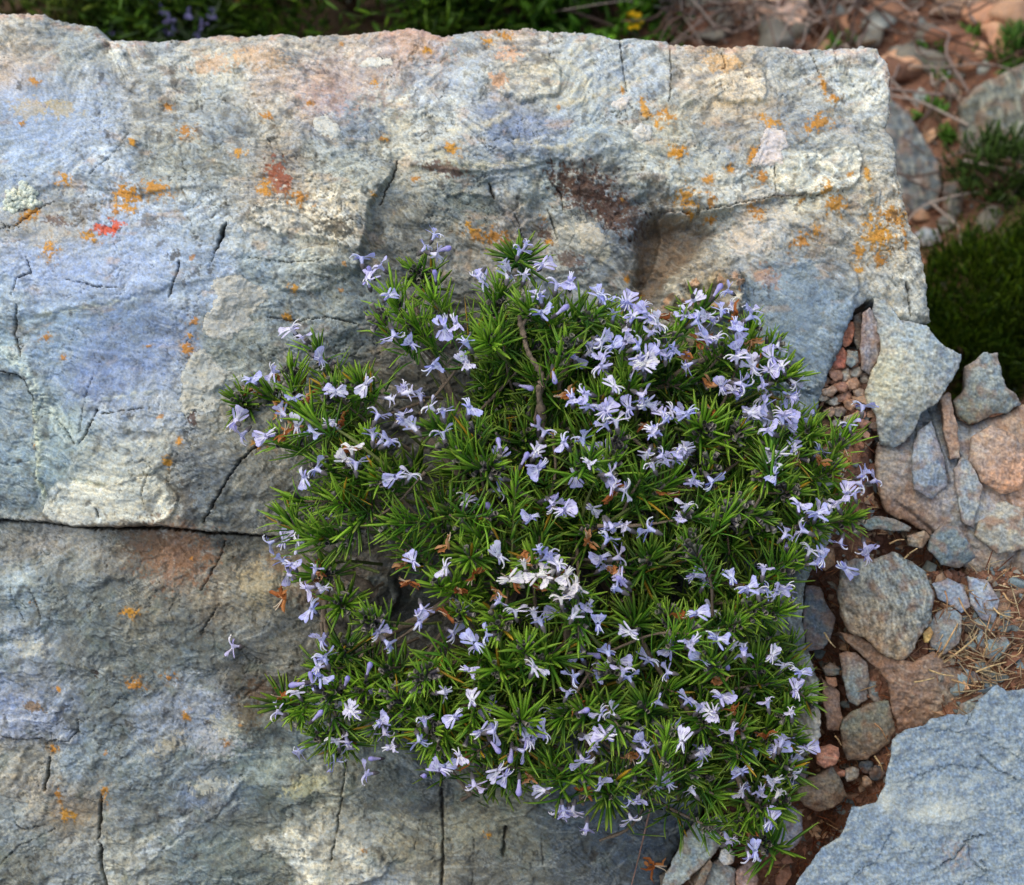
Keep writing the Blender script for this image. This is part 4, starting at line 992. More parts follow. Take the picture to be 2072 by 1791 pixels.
stone('cracked_pebble', P_('1665,1352 1681,1341 1700,1351 1699,1366 1672,1369'), -.058, (112, 114, 106), 'rounded grey green pebble above a small orange one in the crevice', 'pebble', facet=.3, rnd=6, step=2, edge=1)
stone('orange_pebble', P_('1672,1370 1694,1372 1696,1388 1686,1391 1673,1384'), -.058, (206, 140, 98), 'small orange pebble under a grey green one in the crevice', 'pebble', facet=.4, rnd=4, step=2, edge=1)
stone('orange_stone', P_('1653,1530 1661,1514 1682,1508 1697,1516 1699,1534 1690,1549 1670,1556 1655,1548'), -.040, (206, 134, 102), 'round pitted orange stone at the boulder\'s lower right corner', 'pebble', facet=.5, rnd=7, step=1.8, edge=1.6, rough=.002)
stone('cleft_stone', P_('1616,1596 1640,1576 1664,1566 1684,1554 1699,1574 1708,1597 1720,1616 1692,1634 1661,1648 1634,1634 1620,1615'), -.050, (146, 126, 108), 'brown grey stone below the orange one, at the edge of the slab', facet=.8, tilt=(0, .12), rnd=5, side=.03, step=2.2, csig=26,
      ctrl=[(1640, 1590, (156, 134, 114)), (1690, 1590, (126, 120, 108)), (1660, 1630, (170, 136, 106)), (1700, 1615, (120, 110, 98))])
for x, y, r, c, lab in ((1727, 1570, 16, (158, 152, 144), 'pale grey pebble in the crevice beside the slab\'s notch'), (1757, 1556, 15, (74, 80, 88), 'dark slate pebble at the slab\'s notch, upper of two'), (1775, 1566, 14, (66, 72, 80), 'dark slate pebble touching the slab in its notch'),
                        (1703, 1566, 9, (188, 122, 92), 'tiny orange pebble between the brown grey stone and the pale pebble'), (1756, 1584, 11, (166, 132, 104), 'tan pebble under the two dark slate pebbles')):
    a_ = np.linspace(0, 6.283, 8, endpoint=False); rr = r * rng.uniform(.7, 1.25, 8)
    stone('pebble', np.stack([x + rr * np.cos(a_) * 1.1, y + rr * np.sin(a_)], -1).tolist(), -.055, c, lab, 'pebble', facet=1.2, rnd=r * .35, step=1.8, edge=2)
stone('blue_stone', P_('1570,1545 1614,1534 1636,1548 1630,1575 1617,1590 1585,1592 1560,1580'), -.055, (108, 120, 148), 'blue grey stone under the boulder\'s lower corner behind the rosemary', facet=.4, rnd=6, step=2.2)
stone('round_pale_stone', P_('1573,1643 1607,1638 1624,1650 1626,1683 1618,1707 1600,1724 1573,1720 1555,1690'), -.045, (170, 170, 188), 'rounded pale lilac grey stone behind the lowest rosemary sprig', facet=.35, rnd=9, step=2.2)
stone('pale_wedge', P_('1345,1800 1355,1768 1370,1731 1387,1694 1411,1668 1452,1655 1490,1672 1478,1700 1451,1722 1431,1745 1400,1778 1380,1800'), -.052, (168, 178, 174), 'pale greenish wedge of stone at the foot of the boulder', facet=.5, tilt=(.1, .05), rnd=4, side=.03, step=2.2, streak=(-.9, 4, .4))
stone('grey_chunk', P_('1434,1751 1460,1742 1489,1760 1490,1820 1420,1820'), -.055, (150, 156, 156), 'grey chunk at the bottom edge right of the pale wedge', facet=.6, rnd=5, step=2.2)
stone('pink_chunk', P_('1489,1764 1510,1750 1527,1747 1536,1785 1530,1820 1492,1820'), -.055, (178, 144, 134), 'pinkish chunk at the bottom edge under the lowest sprig', facet=.6, rnd=5, step=2.2)
stone('thin_shard', P_('1418,1764 1436,1740 1442,1750 1428,1790 1412,1810 1402,1806'), -.046, (140, 136, 122), 'thin upright shard between the pale wedge and grey chunk', facet=.4, rnd=4, step=1.8, edge=1)
stone('white_pebble', P_('1460,1722 1476,1716 1488,1728 1484,1748 1466,1752 1456,1740'), -.045, (214, 208, 204), 'white pebble under the lowest rosemary sprig', 'pebble', facet=.4, rnd=6, step=1.8, edge=1)
# flakes on the earth right of the striped rock
for nm, ol, c, h0, lab in (
        ('grey_flake', '1902,1240 1925,1231 1946,1247 1942,1301 1912,1326 1888,1308 1878,1267', (138, 148, 152), -.043, 'oval grey flake lying on straw right of the striped rock'),
        ('blue_flake', '1890,1184 1920,1172 1950,1186 1963,1226 1945,1240 1919,1222 1900,1212', (140, 154, 176), -.046, 'blue grey flake behind the oval one, below the blocky stone'),
        ('blue_flake', '1963,1170 2000,1176 2023,1216 2014,1260 1990,1254 1966,1223', (146, 160, 182), -.044, 'long blue flake leaning beside the right hand straw patch'),
        ('small_flake', '1976,1290 1988,1270 2000,1294 1993,1312 1980,1306', (134, 150, 158), -.048, 'small dark flake touching the wide blue green one in the straw'),
        ('wide_flake', '2000,1296 2034,1287 2049,1306 2013,1340 1996,1328', (128, 146, 152), -.044, 'wide blue green flake in the straw above the slab\'s peak'),
        ('dark_flake', '1886,1365 1902,1357 1917,1378 1905,1388 1890,1380', (112, 130, 142), -.046, 'little dark flake on the brown rock'),
        ('narrow_flake', '1946,1350 1976,1360 1991,1380 1980,1384 1958,1368', (128, 148, 162), -.046, 'narrow blue flake left of the slab\'s peak'),
        ('square_flake', '1992,1374 2013,1374 2022,1390 2002,1396 1990,1390', (130, 150, 162), -.044, 'squarish blue flake touching the slab\'s peak'),
        ('grey_wedge', '1946,1425 1988,1406 2004,1408 1978,1447 1938,1448', (136, 146, 150), -.036, 'grey wedge propped against the slab\'s back edge'),
        ('tan_flake', '1868,1280 1882,1268 1890,1282 1880,1302 1870,1300', (206, 160, 62), -.040, 'small ochre flake at the striped rock\'s foot')):
    stone(nm, P_(ol), h0, c, lab, facet=.35, rnd=4, step=2.0, edge=1.6, side=.035, rough=.0016)
# pebbles of the pocket between boulder and pointed rock
stone('red_brick_stone', P_('1706,653 1727,650 1729,668 1725,692 1712,703 1697,690'), -.050, (190, 116, 84), 'upright brick orange stone in the pocket beside the boulder', facet=.5, rnd=4, step=2, edge=1.3)
stone('rust_stone', P_('1684,712 1706,703 1720,722 1710,744 1692,746 1677,738'), -.050, (200, 112, 88), 'rust red stone below the upright brick orange one', facet=.5, rnd=5, step=2, edge=1.3)
stone('grey_pebble', P_('1716,709 1736,710 1739,732 1724,744 1712,736'), -.047, (132, 148, 154), 'blue grey pebble beside the rust red stone', 'pebble', facet=.4, rnd=5, step=2, edge=1)
stone('purple_stone', P_('1746,636 1762,624 1776,640 1787,690 1784,722 1764,753 1747,744 1742,700'), -.040, (152, 142, 146), 'long purplish grey stone leaning on the pointed rock', facet=.5, tilt=(-.1, .1), rnd=6, step=2, edge=1.6, streak=(1.3, 5, .6))
stone('pocket_stone', P_('1728,640 1744,632 1744,700 1736,708 1728,690'), -.056, (118, 122, 122), 'dark slim stone beside the long purplish one', facet=.3, rnd=4, step=2, edge=1)
PC = [(170, 124, 104), (150, 132, 120), (184, 178, 166), (140, 140, 134), (186, 140, 108), (160, 110, 88), (120, 110, 104), (176, 150, 132)]
proto = []
pts_ = [(1695, 757, 15), (1672, 770, 9), (1716, 760, 14), (1735, 752, 13), (1730, 775, 16), (1700, 783, 15), (1752, 766, 11), (1680, 792, 15), (1712, 802, 15), (1742, 795, 14), (1690, 812, 13), (1668, 806, 10), (1725, 818, 14), (1750, 815, 11), (1702, 832, 15), (1680, 834, 11),
        (1738, 838, 13), (1765, 800, 9), (1720, 848, 12), (1695, 855, 12), (1760, 838, 10), (1745, 858, 12), (1770, 862, 10), (1725, 872, 11), (1752, 880, 11)]
for k, (x, y, r) in enumerate(pts_):
    a_ = np.linspace(0, 6.283, 7, endpoint=False) + rng.uniform(0, 1); rr = r * rng.uniform(.62, 1.25, 7)
    stone('pocket_pebble', np.stack([x + rr * np.cos(a_) * 1.12, y + rr * np.sin(a_) * .95], -1).tolist(), -.052 + rng.uniform(-.004, .004), PC[k % 8], 'small angular pebble heaped in the pocket between boulder and pointed rock', 'pebble',
          facet=1.3, rnd=r * .3, step=1.9, edge=2.2, side=.03, group='pebbles in the rock pocket')

# ------------------------------------------------------------------ beyond the boulder: stones on the lower ground
FAR = [('leaning_rock', '1770,214 1807,200 1837,228 1861,271 1891,322 1900,366 1896,412 1861,424 1830,430 1780,430', -.40, (104, 112, 116), 'dark smooth rock leaning behind the boulder\'s right shoulder', 1.0, (.3, 0), .3),
       ('grey_boulder', '1952,206 1979,179 2028,154 2064,134 2170,110 2170,350 2090,330 2013,316 1968,322 1956,256', -.42, (122, 124, 112), 'tall weathered grey rock with a mossy streak at the right edge', 1.25, (0, .2), .9),
       ('peach_rock', '1529,-40 1614,-40 1639,18 1622,44 1573,76 1549,70 1534,38', -.62, (218, 176, 154), 'pale peach rock with a twig across it, behind the boulder', .5, (0, .3), .3),
       ('tan_rock', '1890,26 1912,-40 2030,-40 2058,36 1996,32 1950,30', -.66, (172, 136, 110), 'tan brown rock at the top right on the red earth', .2, (0, .3), .4),
       ('pale_stone', '1851,474 1871,460 1902,467 1906,488 1868,503', -.40, (166, 178, 190), 'pale blue grey stone at the edge of the green heath bush', .3, (0, .2), .3),
       ('white_stone', '1848,190 1862,178 1884,192 1890,206 1866,218 1850,212', -.50, (156, 166, 166), 'pale grey stone alone on the red earth', .4, (0, .2), .3),
       ('flat_stone', '1800,96 1830,90 1852,98 1840,110 1806,112', -.52, (136, 138, 132), 'flat grey stone just behind the boulder\'s top corner', .2, (0, .1), .3),
       ('triangular_stone', '1908,82 1920,64 1934,82 1916,88', -.60, (158, 164, 164), 'small triangular pale stone below the tan brown rock', .4, (0, .1), .3),
       ('brown_slab', '1430,-40 1520,-40 1526,10 1500,40 1450,30', -.64, (158, 128, 110), 'brown stone left of the pale peach rock', .3, (0, .2), .3),
       ('dusty_rock', '1690,-40 1772,-40 1776,10 1750,46 1706,40', -.66, (150, 124, 108), 'dusty brown rock between the peach and tan rocks', .3, (0, .2), .3),
       ('dark_rock', '1910,372 1940,364 1952,400 1946,440 1912,430', -.46, (92, 92, 90), 'dark stone in shade under the tall grey rock', .6, (0, .1), .3),
       ('peach_stone', '1838,10 1862,30 1858,50 1838,44', -.64, (196, 142, 112), 'small peach stone left of the tan brown rock', .6, (0, .1), .3),
       ('shaded_rock', '240,-40 300,-40 308,20 300,62 250,70 220,40', -.55, (150, 120, 98), 'brown rock in shade behind the boulder\'s left top', .4, (0, .1), .3),
       ('brown_boulder', '1330,-40 1420,-40 1430,20 1400,60 1345,62', -.62, (176, 146, 126), 'dusty pink stone behind the yellow flower', .4, (0, .1), .3)]
for nm, ol, h0, c, lab, stk, tl, fc in FAR:
    o_ = np.array(P_(ol)); h0 = float(to_q(ground_hit(o_[:, 0].mean(), o_[:, 1].max() - 4)[None])[2][0]) + .012
    stone(nm, P_(ol), h0, c, lab, step=3.2, facet=fc, tilt=tl, rnd=10, side=.09, streak=(1.3, 5, stk), edge=3.0, rough=.006)
# ------------------------------------------------------------------ the rosemary
def dome(qx, qy):
    r2 = ((qx - 1120) / 640) ** 2 + ((qy - 1080) / 640) ** 2
    return .016 + .078 * np.sqrt(np.clip(1 - r2, 0, 1))


BR = at(1130, 1000, -.075)                     # where the bush roots in the hollow
bush = bpy.data.objects.new('rosemary_bush', None); COL.objects.link(bush); bush.location = BR
tag(bush, 'spreading rosemary bush in lavender blue flower growing out of the boulder', 'shrub')

G_DARK = lin((40, 80, 28)); G_MID = lin((84, 140, 34)); G_LIME = lin((146, 192, 54)); G_YEL = lin((176, 140, 40))


def make_leaves(r_, base, axis, Ls, n, ln, spread=(18, 92), young=.5):
    """needle leaves spiralling up a shoot from BASE along AXIS"""
    t = np.sort(r_.uniform(0, 1, n)) ** .75
    az = np.arange(n) * 1.62 + r_.normal(0, .35, n) + np.where(np.arange(n) % 2, math.pi, 0)
    inc = np.radians(np.interp(t, [0, .5, .85, 1], [spread[1], spread[1] * .8, spread[0] + 26, spread[0]]) + r_.normal(0, 13, n))
    a = nrm(axis); ref = np.array([.2, .3, 1.]) if abs(a[2]) < .9 else np.array([1., 0, 0])
    e1 = nrm(np.cross(a, ref)); e2 = np.cross(a, e1)
    rad = np.cos(az)[:, None] * e1 + np.sin(az)[:, None] * e2
    D = np.cos(inc)[:, None] * a + np.sin(inc)[:, None] * rad
    up = nrm(np.cos(inc)[:, None] * -rad + np.sin(inc)[:, None] * a)
    D = nrm(D + np.array([0, .08, .30]) + r_.normal(0, .09, (n, 3)))      # leaves lift towards the light
    B = base + a * (t * Ls)[:, None] + rad * .0012
    L = ln * r_.uniform(.85, 1.1) * np.interp(t, [0, .6, .9, 1], [1.05, 1.08, .85, .5]) * r_.uniform(.72, 1.15, n)
    W = r_.uniform(.0020, .0027, n) * np.interp(t, [0, .9, 1], [1, 1, .75])
    cv = r_.normal(-.06, .19, n)
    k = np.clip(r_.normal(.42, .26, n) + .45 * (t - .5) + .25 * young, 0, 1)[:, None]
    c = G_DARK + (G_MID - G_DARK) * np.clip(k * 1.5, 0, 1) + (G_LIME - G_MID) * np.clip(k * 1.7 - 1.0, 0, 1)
    old = (r_.random(n) < .022)[:, None]
    c = np.where(old, G_YEL * r_.uniform(.6, 1.2, (n, 1)), c) * r_.uniform(.8, 1.2, (n, 1))
    tip = np.where(old, c, c * .35 + lin((168, 184, 70)) * .65)
    return needles(B, D, up, L, W, cv, c, tip)


BARK = lin((122, 106, 92)); BARKD = lin((84, 68, 56))


def add_stem(g, a, b, r0, r1, r_, col=BARK):
    m = (a + b) / 2 + r_.normal(0, .004, 3)
    p = bez([a, m, b], 5)
    V, q = tube(p, np.linspace(r0, r1, len(p)) * (1 + .18 * r_.normal(size=len(p))), 5)
    g.add(V, q, col * r_.uniform(.7, 1.2), 1)


def calyx(g, p, d, r_, s=1.0):
    """small dusky bell left by or holding a flower"""
    d = nrm(d); L = .0062 * s * r_.uniform(.8, 1.2)
    V, q = tube(np.array([p, p + d * L * .3, p + d * L * .75, p + d * L]), np.array([.0006, .0013, .0017, .0019]) * s, 5)
    c = lin(random.choice([(84, 78, 86), (70, 64, 74), (104, 98, 96), (92, 96, 84)])) * np.ones(V.shape)
    c[-5:] = lin((176, 166, 156))
    g.add(V, q, c, 0)


# ---- flowers: a few differently opened corollas, shared by all
def strip(P, W, Nn, col0, col1, cup=.15, nx=5, edge=0.0, r_=None, colm=None):
    """petal: centre line P (m,3), widths W, surface normal Nn"""
    P = np.asarray(P, float); m = len(P); t = nrm(np.gradient(P, axis=0)); s = nrm(np.cross(t, np.asarray(Nn, float)))
    n2 = np.cross(s, t)
    xs = np.linspace(-1, 1, nx)
    V = P[:, None] + s[:, None] * (np.asarray(W) * .5)[:, None, None] * xs[None, :, None] + n2[:, None] * ((xs ** 2) * cup)[None, :, None] * np.asarray(W)[:, None, None]
    if edge and r_ is not None:
        V[-1] += t[-1] * r_.normal(0, edge, nx)[:, None]; V[-2] += n2[-2] * r_.normal(0, edge * .6, nx)[:, None]
    tt = np.linspace(0, 1, m)[:, None, None]
    C = np.asarray(col0) + (np.asarray(col1) - np.asarray(col0)) * tt + np.zeros((m, nx, 3))
    C = C * (1 - .10 * np.abs(xs)[None, :, None] + .06)
    if colm is not None: C = colm(C, tt[..., 0], xs)
    idx = np.arange(m * nx).reshape(m, nx)
    q = np.stack([idx[:-1, :-1], idx[1:, :-1], idx[1:, 1:], idx[:-1, 1:]], -1).reshape(-1, 4)
    return V.reshape(-1, 3), q, C.reshape(-1, 3)


def flower_mesh(seed, pal, openn=1.0):
    r_ = np.random.default_rng(seed); g = Geo(); mm = .001
    deep, light, white = pal
    # tube
    V, q = tube(np.array([(0, -.4, -7.5), (0, -.1, -4.5), (0, 0, -1.5), (0, 0, .4)]) * mm, np.array([.8, 1.0, 1.7, 2.2]) * mm, 7)
    g.add(V, q, light * .5 + white * .5)
    # hooded upper lip of two lobes
    for sg in (-1, 1):
        th = sg * r_.uniform(.22, .42)
        d = np.array([math.sin(th), math.cos(th), 0])
        P = np.array([np.array([sg * .7, 1.4, -.6]) + d * l + np.array([0, 0, z]) for l, z in ((0, 0), (1.4, .5), (2.8, .5), (4.0, .1), (4.8, -.5))]) * mm
        V, q, C = strip(P, np.array([1.5, 1.9, 2.1, 1.8, .8]) * mm, (0, 0, 1), light, deep * .6 + light * .4, -.12, 5)
        g.add(V, q, C)
    # two narrow side lobes
    for sg in (-1, 1):
        dr = r_.uniform(.55, 1.15)
        d = np.array([sg * math.cos(dr), -math.sin(dr), .35 * openn]); d /= np.linalg.norm(d); twist = np.array([0, .5, .86])
        P = np.array([np.array([sg * 1.2, -.4, -.3]) + d * l + np.array([0, -.02 * l * l, -.03 * l * l]) for l in (0, 2.0, 4.2, 6.2, 7.8)]) * mm
        V, q, C = strip(P, np.array([1.3, 1.6, 1.8, 1.8, .9]) * mm, twist, white * .5 + light * .5, light, -.10, 5)
        g.add(V, q, C)
    # spoon-shaped lower lobe with a fringed edge, pale middle and violet dots
    bend = r_.uniform(.25, .8)
    def spots(C, t, xs):
        c = C * 1.0
        for i in range(c.shape[0]):
            for j in range(c.shape[1]):
                if .3 < t[i, 0] < .62 and abs(xs[j]) > .2 and (i + j) % 2 == 0: c[i, j] = c[i, j] * .35 + lin((112, 84, 168)) * .65
                if abs(xs[j]) < .12: c[i, j] = c[i, j] * .4 + white * .6
        return c
    Ls = [0, 1.8, 3.6, 5.4, 7.2, 9.0, 10.2]
    P = np.array([(0, -1.3 - l * math.cos(bend) + .012 * l * l, -.2 + l * math.sin(bend) - .030 * l * l) for l in Ls]) * mm
    V, q, C = strip(P, np.array([2.0, 2.8, 4.6, 7.4, 9.6, 9.8, 7.0]) * mm * r_.uniform(.85, 1.12), (0, .3, 1), white, light, .16, 9, .0005, r_, spots)
    g.add(V, q, C)
    # stamens and style
    for sg, ln in ((-1, 13.5), (1, 14.5), (0, 17)):
        bx = r_.uniform(-.15, .15) + sg * .12
        P = np.array([(sg * .5 + bx * l, .8 + .62 * l - .010 * l * l, .3 + .50 * l - .030 * l * l) for l in np.linspace(0, ln, 8)]) * mm
        V, q = tube(P, np.array([.62, .60, .56, .52, .48, .44, .38, .55]) * mm, 4)
        c = np.repeat(np.linspace(0, 1, 8), 4)[:, None] * (white - light) + light * .6 + white * .4
        if sg: c[-4:] = lin((150, 130, 176))
        g.add(V, q, c)
    # calyx
    V, q = tube(np.array([(0, -.6, -9.8), (0, -.55, -8.6), (0, -.4, -7.0), (0, -.2, -5.0)]) * mm, np.array([.5, 1.2, 1.7, 1.9]) * mm, 6)
    c = lin((96, 92, 92)) * np.ones(V.shape); c[-6:] = lin((126, 116, 130))
    g.add(V, q, c)
    return g.build('flower', M_PETAL)


LAV = [(lin((144, 138, 232)), lin((190, 186, 250)), lin((238, 235, 254))), (lin((154, 144, 232)), lin((200, 192, 250)), lin((243, 238, 254))), (lin((132, 132, 228)), lin((178, 180, 248)), lin((230, 231, 254))),
       (lin((176, 168, 236)), lin((218, 211, 250)), lin((248, 245, 253)))]
PINK = (lin((200, 180, 208)), lin((232, 222, 234)), lin((250, 246, 246)))
FL = [flower_mesh(300 + i, LAV[i % 4], [1, .6, 1.2][i % 3]) for i in range(9)]
FLP = [flower_mesh(400 + i, PINK) for i in range(2)]


def bud_mesh(seed):
    r_ = np.random.default_rng(seed); g = Geo(); mm = .001
    V, q = tube(np.array([(0, 0, -5), (0, .1, -2), (0, .3, 1), (0, .5, 4), (0, .5, 6), (0, .4, 7)]) * mm, np.array([.8, 1.0, 1.5, 2.2, 1.7, .3]) * mm, 7)
    c = np.repeat(np.linspace(0, 1, 6), 7)[:, None] * (lin((158, 150, 226)) - lin((206, 196, 236))) + lin((206, 196, 236))
    g.add(V, q, c)
    V, q = tube(np.array([(0, 0, -9), (0, 0, -7), (0, 0, -4)]) * mm, np.array([.6, 1.4, 1.8]) * mm, 6); g.add(V, q, lin((82, 76, 84)))
    return g.build('flower_bud', M_PETAL)


def withered_mesh(seed):
    r_ = np.random.default_rng(seed); g = Geo(); mm = .001
    for k in range(6):
        a = r_.uniform(0, 6.283); d = np.array([math.cos(a), math.sin(a), r_.uniform(-.3, .9)])
        P = np.array([d * l + r_.normal(0, .6, 3) for l in (0, 1.5, 3, 4.6, 6)]) * mm
        c0 = lin(random.choice([(176, 104, 56), (196, 128, 76), (150, 84, 48), (214, 160, 116)]))
        V, q, C = strip(P, np.array([1, 1.8, 2.2, 1.8, .8]) * mm, r_.normal(size=3), c0, c0 * .8, .4, 4, .0004, r_); g.add(V, q, C)
    for k in range(2):
        b = r_.uniform(-.4, .4)
        P = np.array([(b * l, .8 * l - .03 * l * l, .5 * l - .01 * l * l) for l in np.linspace(0, 13, 7)]) * mm
        V, q = tube(P, .3 * mm, 4); g.add(V, q, lin((222, 200, 178)))
    return g.build('withered_flower', M_PETAL)


BUD = [bud_mesh(500 + i) for i in range(2)]; WI = [withered_mesh(520 + i) for i in range(3)]

TIPS = [(840, 548), (795, 595), (872, 600), (765, 640), (832, 650), (636, 702), (592, 745), (535, 795), (482, 815), (612, 830), (662, 782), (558, 885), (720, 770), (1012, 585), (1062, 625), (1150, 690), (1125, 655),
        (985, 690), (1210, 640), (1275, 660), (1390, 650), (1520, 655), (1470, 705), (1565, 690), (1600, 760), (1275, 770), (1225, 790), (1290, 700), (962, 875), (1000, 945), (905, 905), (1045, 965), (740, 880), (700, 925),
        (765, 965), (652, 940), (600, 1015), (575, 1045), (682, 1015), (640, 1085), (702, 1085), (785, 1060), (940, 1065), (995, 1050), (1255, 885), (1332, 872), (1425, 855), (1200, 925), (1375, 960), (1440, 935), (1500, 870),
        (1560, 880), (1640, 872), (1620, 930), (1545, 965), (1715, 880), (1690, 950), (1600, 995), (1500, 1015), (1560, 1055), (1650, 1060), (1730, 1050), (1390, 1085), (1600, 1130), (1540, 1225), (1590, 1235), (1500, 1260), (1345, 1235), (1400, 1280),
        (640, 1165), (690, 1225), (740, 1250), (660, 1405), (612, 1450), (722, 1405), (790, 1400), (845, 1385), (885, 1185), (950, 1130), (1060, 1165), (1125, 1180), (935, 1240), (1010, 1275), (1000, 1355), (1065, 1310), (1170, 1300),
        (1230, 1355), (865, 1480), (880, 1520), (950, 1485), (1050, 1455), (1125, 1465), (1255, 1475), (1350, 1480), (1500, 1470), (1600, 1450), (1560, 1500), (1490, 1540), (1110, 1535), (1185, 1565), (1235, 1610), (1500, 1665), (1545, 1640), (1530, 1700)]
TIPS = TIPS[-3:] + TIPS[:-3]
TIPS += [(588, 1425), (642, 1485), (700, 1500), (760, 1480), (640, 1352), (1640, 1425), (1622, 1500), (1600, 1560), (1450, 1610), (1400, 1560), (1590, 1620), (1450, 1680), (1330, 1590)]
LOWTIP = [(1040, 520), (1320, 1120), (1440, 1040), (1430, 1330), (780, 1350), (1100, 1340), (1300, 1430), (1420, 1480), (1290, 1560), (1040, 1520), (960, 1525), (1430, 1570), (800, 1080), (870, 870), (1300, 960), (1180, 1440), (1010, 650), (700, 1300)]

FLOWERS = [(862, 500), (884, 516), (745, 566), (768, 538), (786, 598), (798, 680), (832, 695), (898, 660), (922, 654), (942, 692), (945, 735), (876, 742), (1052, 505), (1027, 556), (1062, 556), (1098, 536), (968, 560), (1128, 574), (1154, 568),
           (1095, 632), (1090, 598), (1215, 598), (1262, 612), (1285, 620), (1310, 636), (1332, 655), (1280, 640), (1388, 632), (1412, 650), (1432, 640), (1450, 682), (1462, 628), (1478, 618), (1522, 640), (1490, 668), (612, 682), (648, 726), (508, 768), (552, 752), (598, 806), (572, 836),
           (680, 794), (630, 872), (675, 856), (478, 852), (538, 882), (740, 778), (825, 794), (850, 800), (870, 822), (896, 832), (790, 806), (950, 824), (815, 850), (836, 864), (755, 880), (790, 892), (720, 936), (800, 965), (832, 960), (614, 966), (640, 948),
           (1220, 722), (1240, 700), (1265, 692), (1292, 702), (1302, 740), (1330, 706), (1362, 712), (1390, 740), (1216, 740), (1460, 782), (1500, 776), (1542, 780), (1610, 806), (1560, 724), (1582, 742), (1490, 722), (1522, 742), (1182, 796), (1158, 806), (1225, 832), (1246, 850),
           (1272, 826), (1300, 800), (1350, 846), (1390, 836), (1320, 870), (1540, 832), (1582, 846), (1518, 836), (1560, 850), (1600, 830), (1140, 895), (1178, 888), (1340, 922), (1366, 930), (1384, 908), (1310, 918), (1576, 918), (1570, 938), (1405, 975), (1442, 975), (1390, 1022), (1240, 980), (1266, 992),
           (1718, 858), (1742, 978), (1728, 998), (1772, 972), (1086, 914), (1090, 946), (1102, 872), (1120, 1020), (1142, 1032), (1074, 1046), (1240, 1068), (1230, 1090), (1312, 1070), (1262, 1066), (1622, 1072), (1590, 1082), (1652, 1040), (1682, 1028), (1640, 1112), (1662, 1130), (1700, 1100),
           (1752, 1110), (1710, 1150), (1616, 1020), (545, 1100), (575, 1094), (602, 1096), (590, 1142), (620, 1190), (656, 1190), (630, 1232), (650, 1296), (656, 1330), (836, 1136), (900, 1148), (1010, 1124), (1090, 1110), (1112, 1122), (1130, 1142), (855, 1234), (850, 1256), (788, 1306), (1010, 1216), (1080, 1240),
           (1092, 1256), (1190, 1226), (1210, 1262), (1276, 1280), (1246, 1190), (1082, 1350), (1480, 1170), (1512, 1190), (1532, 1196), (1590, 1190), (1546, 1150), (1410, 1240), (1450, 1292), (1400, 1300), (1420, 1332), (1505, 1320), (1562, 1326), (650, 1370), (630, 1382), (682, 1498), (704, 1506), (606, 1520), (716, 1442),
           (740, 1566), (770, 1460), (790, 1512), (955, 1416), (920, 1450), (890, 1556), (930, 1530), (1022, 1570), (1008, 1560), (1272, 1370), (1262, 1356), (1160, 1370), (1150, 1400), (1330, 1420), (1392, 1416), (1436, 1440), (1460, 1410), (1552, 1420), (1236, 1440), (1225, 1490), (1200, 1512), (1350, 1582), (1330, 1592), (1420, 1530),
           (1582, 1498), (1574, 1518), (1632, 1514), (1566, 1580), (1540, 1602), (1140, 1640), (1158, 1642), (1276, 1622), (1216, 1586), (1186, 1680), (1528, 1722), (1500, 1600)]
FLOWERS += [(600, 1400), (560, 1440), (680, 1540), (850, 1500), (1000, 1480), (1100, 1480), (1060, 1520), (1180, 1540), (1300, 1500), (1380, 1500), (1480, 1480), (1500, 1560), (1290, 1620), (1100, 1600), (960, 1590), (1400, 1600), (1600, 1440), (1620, 1360), (1350, 1360), (1230, 1320), (960, 1300), (900, 1400), (1560, 1660), (1480, 1700)]
PINKS = [(1120, 1150), (1085, 1165), (1060, 1140), (1150, 1195), (1135, 1210), (700, 930), (710, 906), (1145, 1165), (1165, 1185), (1102, 1168), (1030, 1172), (1576, 1604), (1306, 735), (812, 846), (1290, 740)]
WITH = [(1490, 640), (1530, 735), (1440, 780), (1330, 640), (1660, 935), (1350, 1000), (560, 760), (600, 860), (830, 1180), (960, 1160), (1010, 1200), (1090, 1190), (820, 1140), (1550, 1490), (1460, 1380), (1380, 1250), (1240, 1160), (1150, 800), (512, 790), (562, 832), (626, 800), (575, 880), (690, 860), (712, 912), (930, 1195), (905, 1245), (1130, 1170), (1040, 1175), (1415, 690), (1440, 830), (1520, 690), (1540, 960), (1700, 965), (1310, 860), (1275, 1525), (1190, 1600), (1485, 1440), (1500, 1480), (1170, 1430), (1520, 1700), (1075, 1575),
        (640, 1155), (573, 1210), (570, 1410), (655, 1385), (1190, 1095), (1060, 1135), (1610, 940), (1720, 930), (1385, 715), (1240, 1000), (905, 1105), (700, 1495), (945, 1545)]
BUDS = [(880, 560), (895, 505), (750, 552), (1135, 630), (1120, 760), (1010, 900), (1060, 930), (630, 1375), (745, 1355), (640, 1450), (760, 1535), (855, 1570), (1000, 1510), (1035, 1525), (1180, 1440), (1050, 1590), (700, 1380), (1260, 1180), (1450, 590), (605, 1385)]

# shoots
rs = np.random.default_rng(77)
sprigs = []
cen = np.array([1120., 1040.])
def shoot(qx, qy, r_, drop=0.0):
    h = float(dome(qx, qy)) - drop + r_.normal(0, .006)
    h = max(h, float(face_h(qx, qy)) + .012)
    tip = at(qx, qy, h)
    rad = np.array([(qx - cen[0]), -(qy - cen[1])]) * S
    lat = rad * 2.3
    ax = nrm(lat[0] * EX + lat[1] * EV + EN * (.24) + np.array([0, 0, .50]) + r_.normal(0, .38, 3))
    return tip, ax


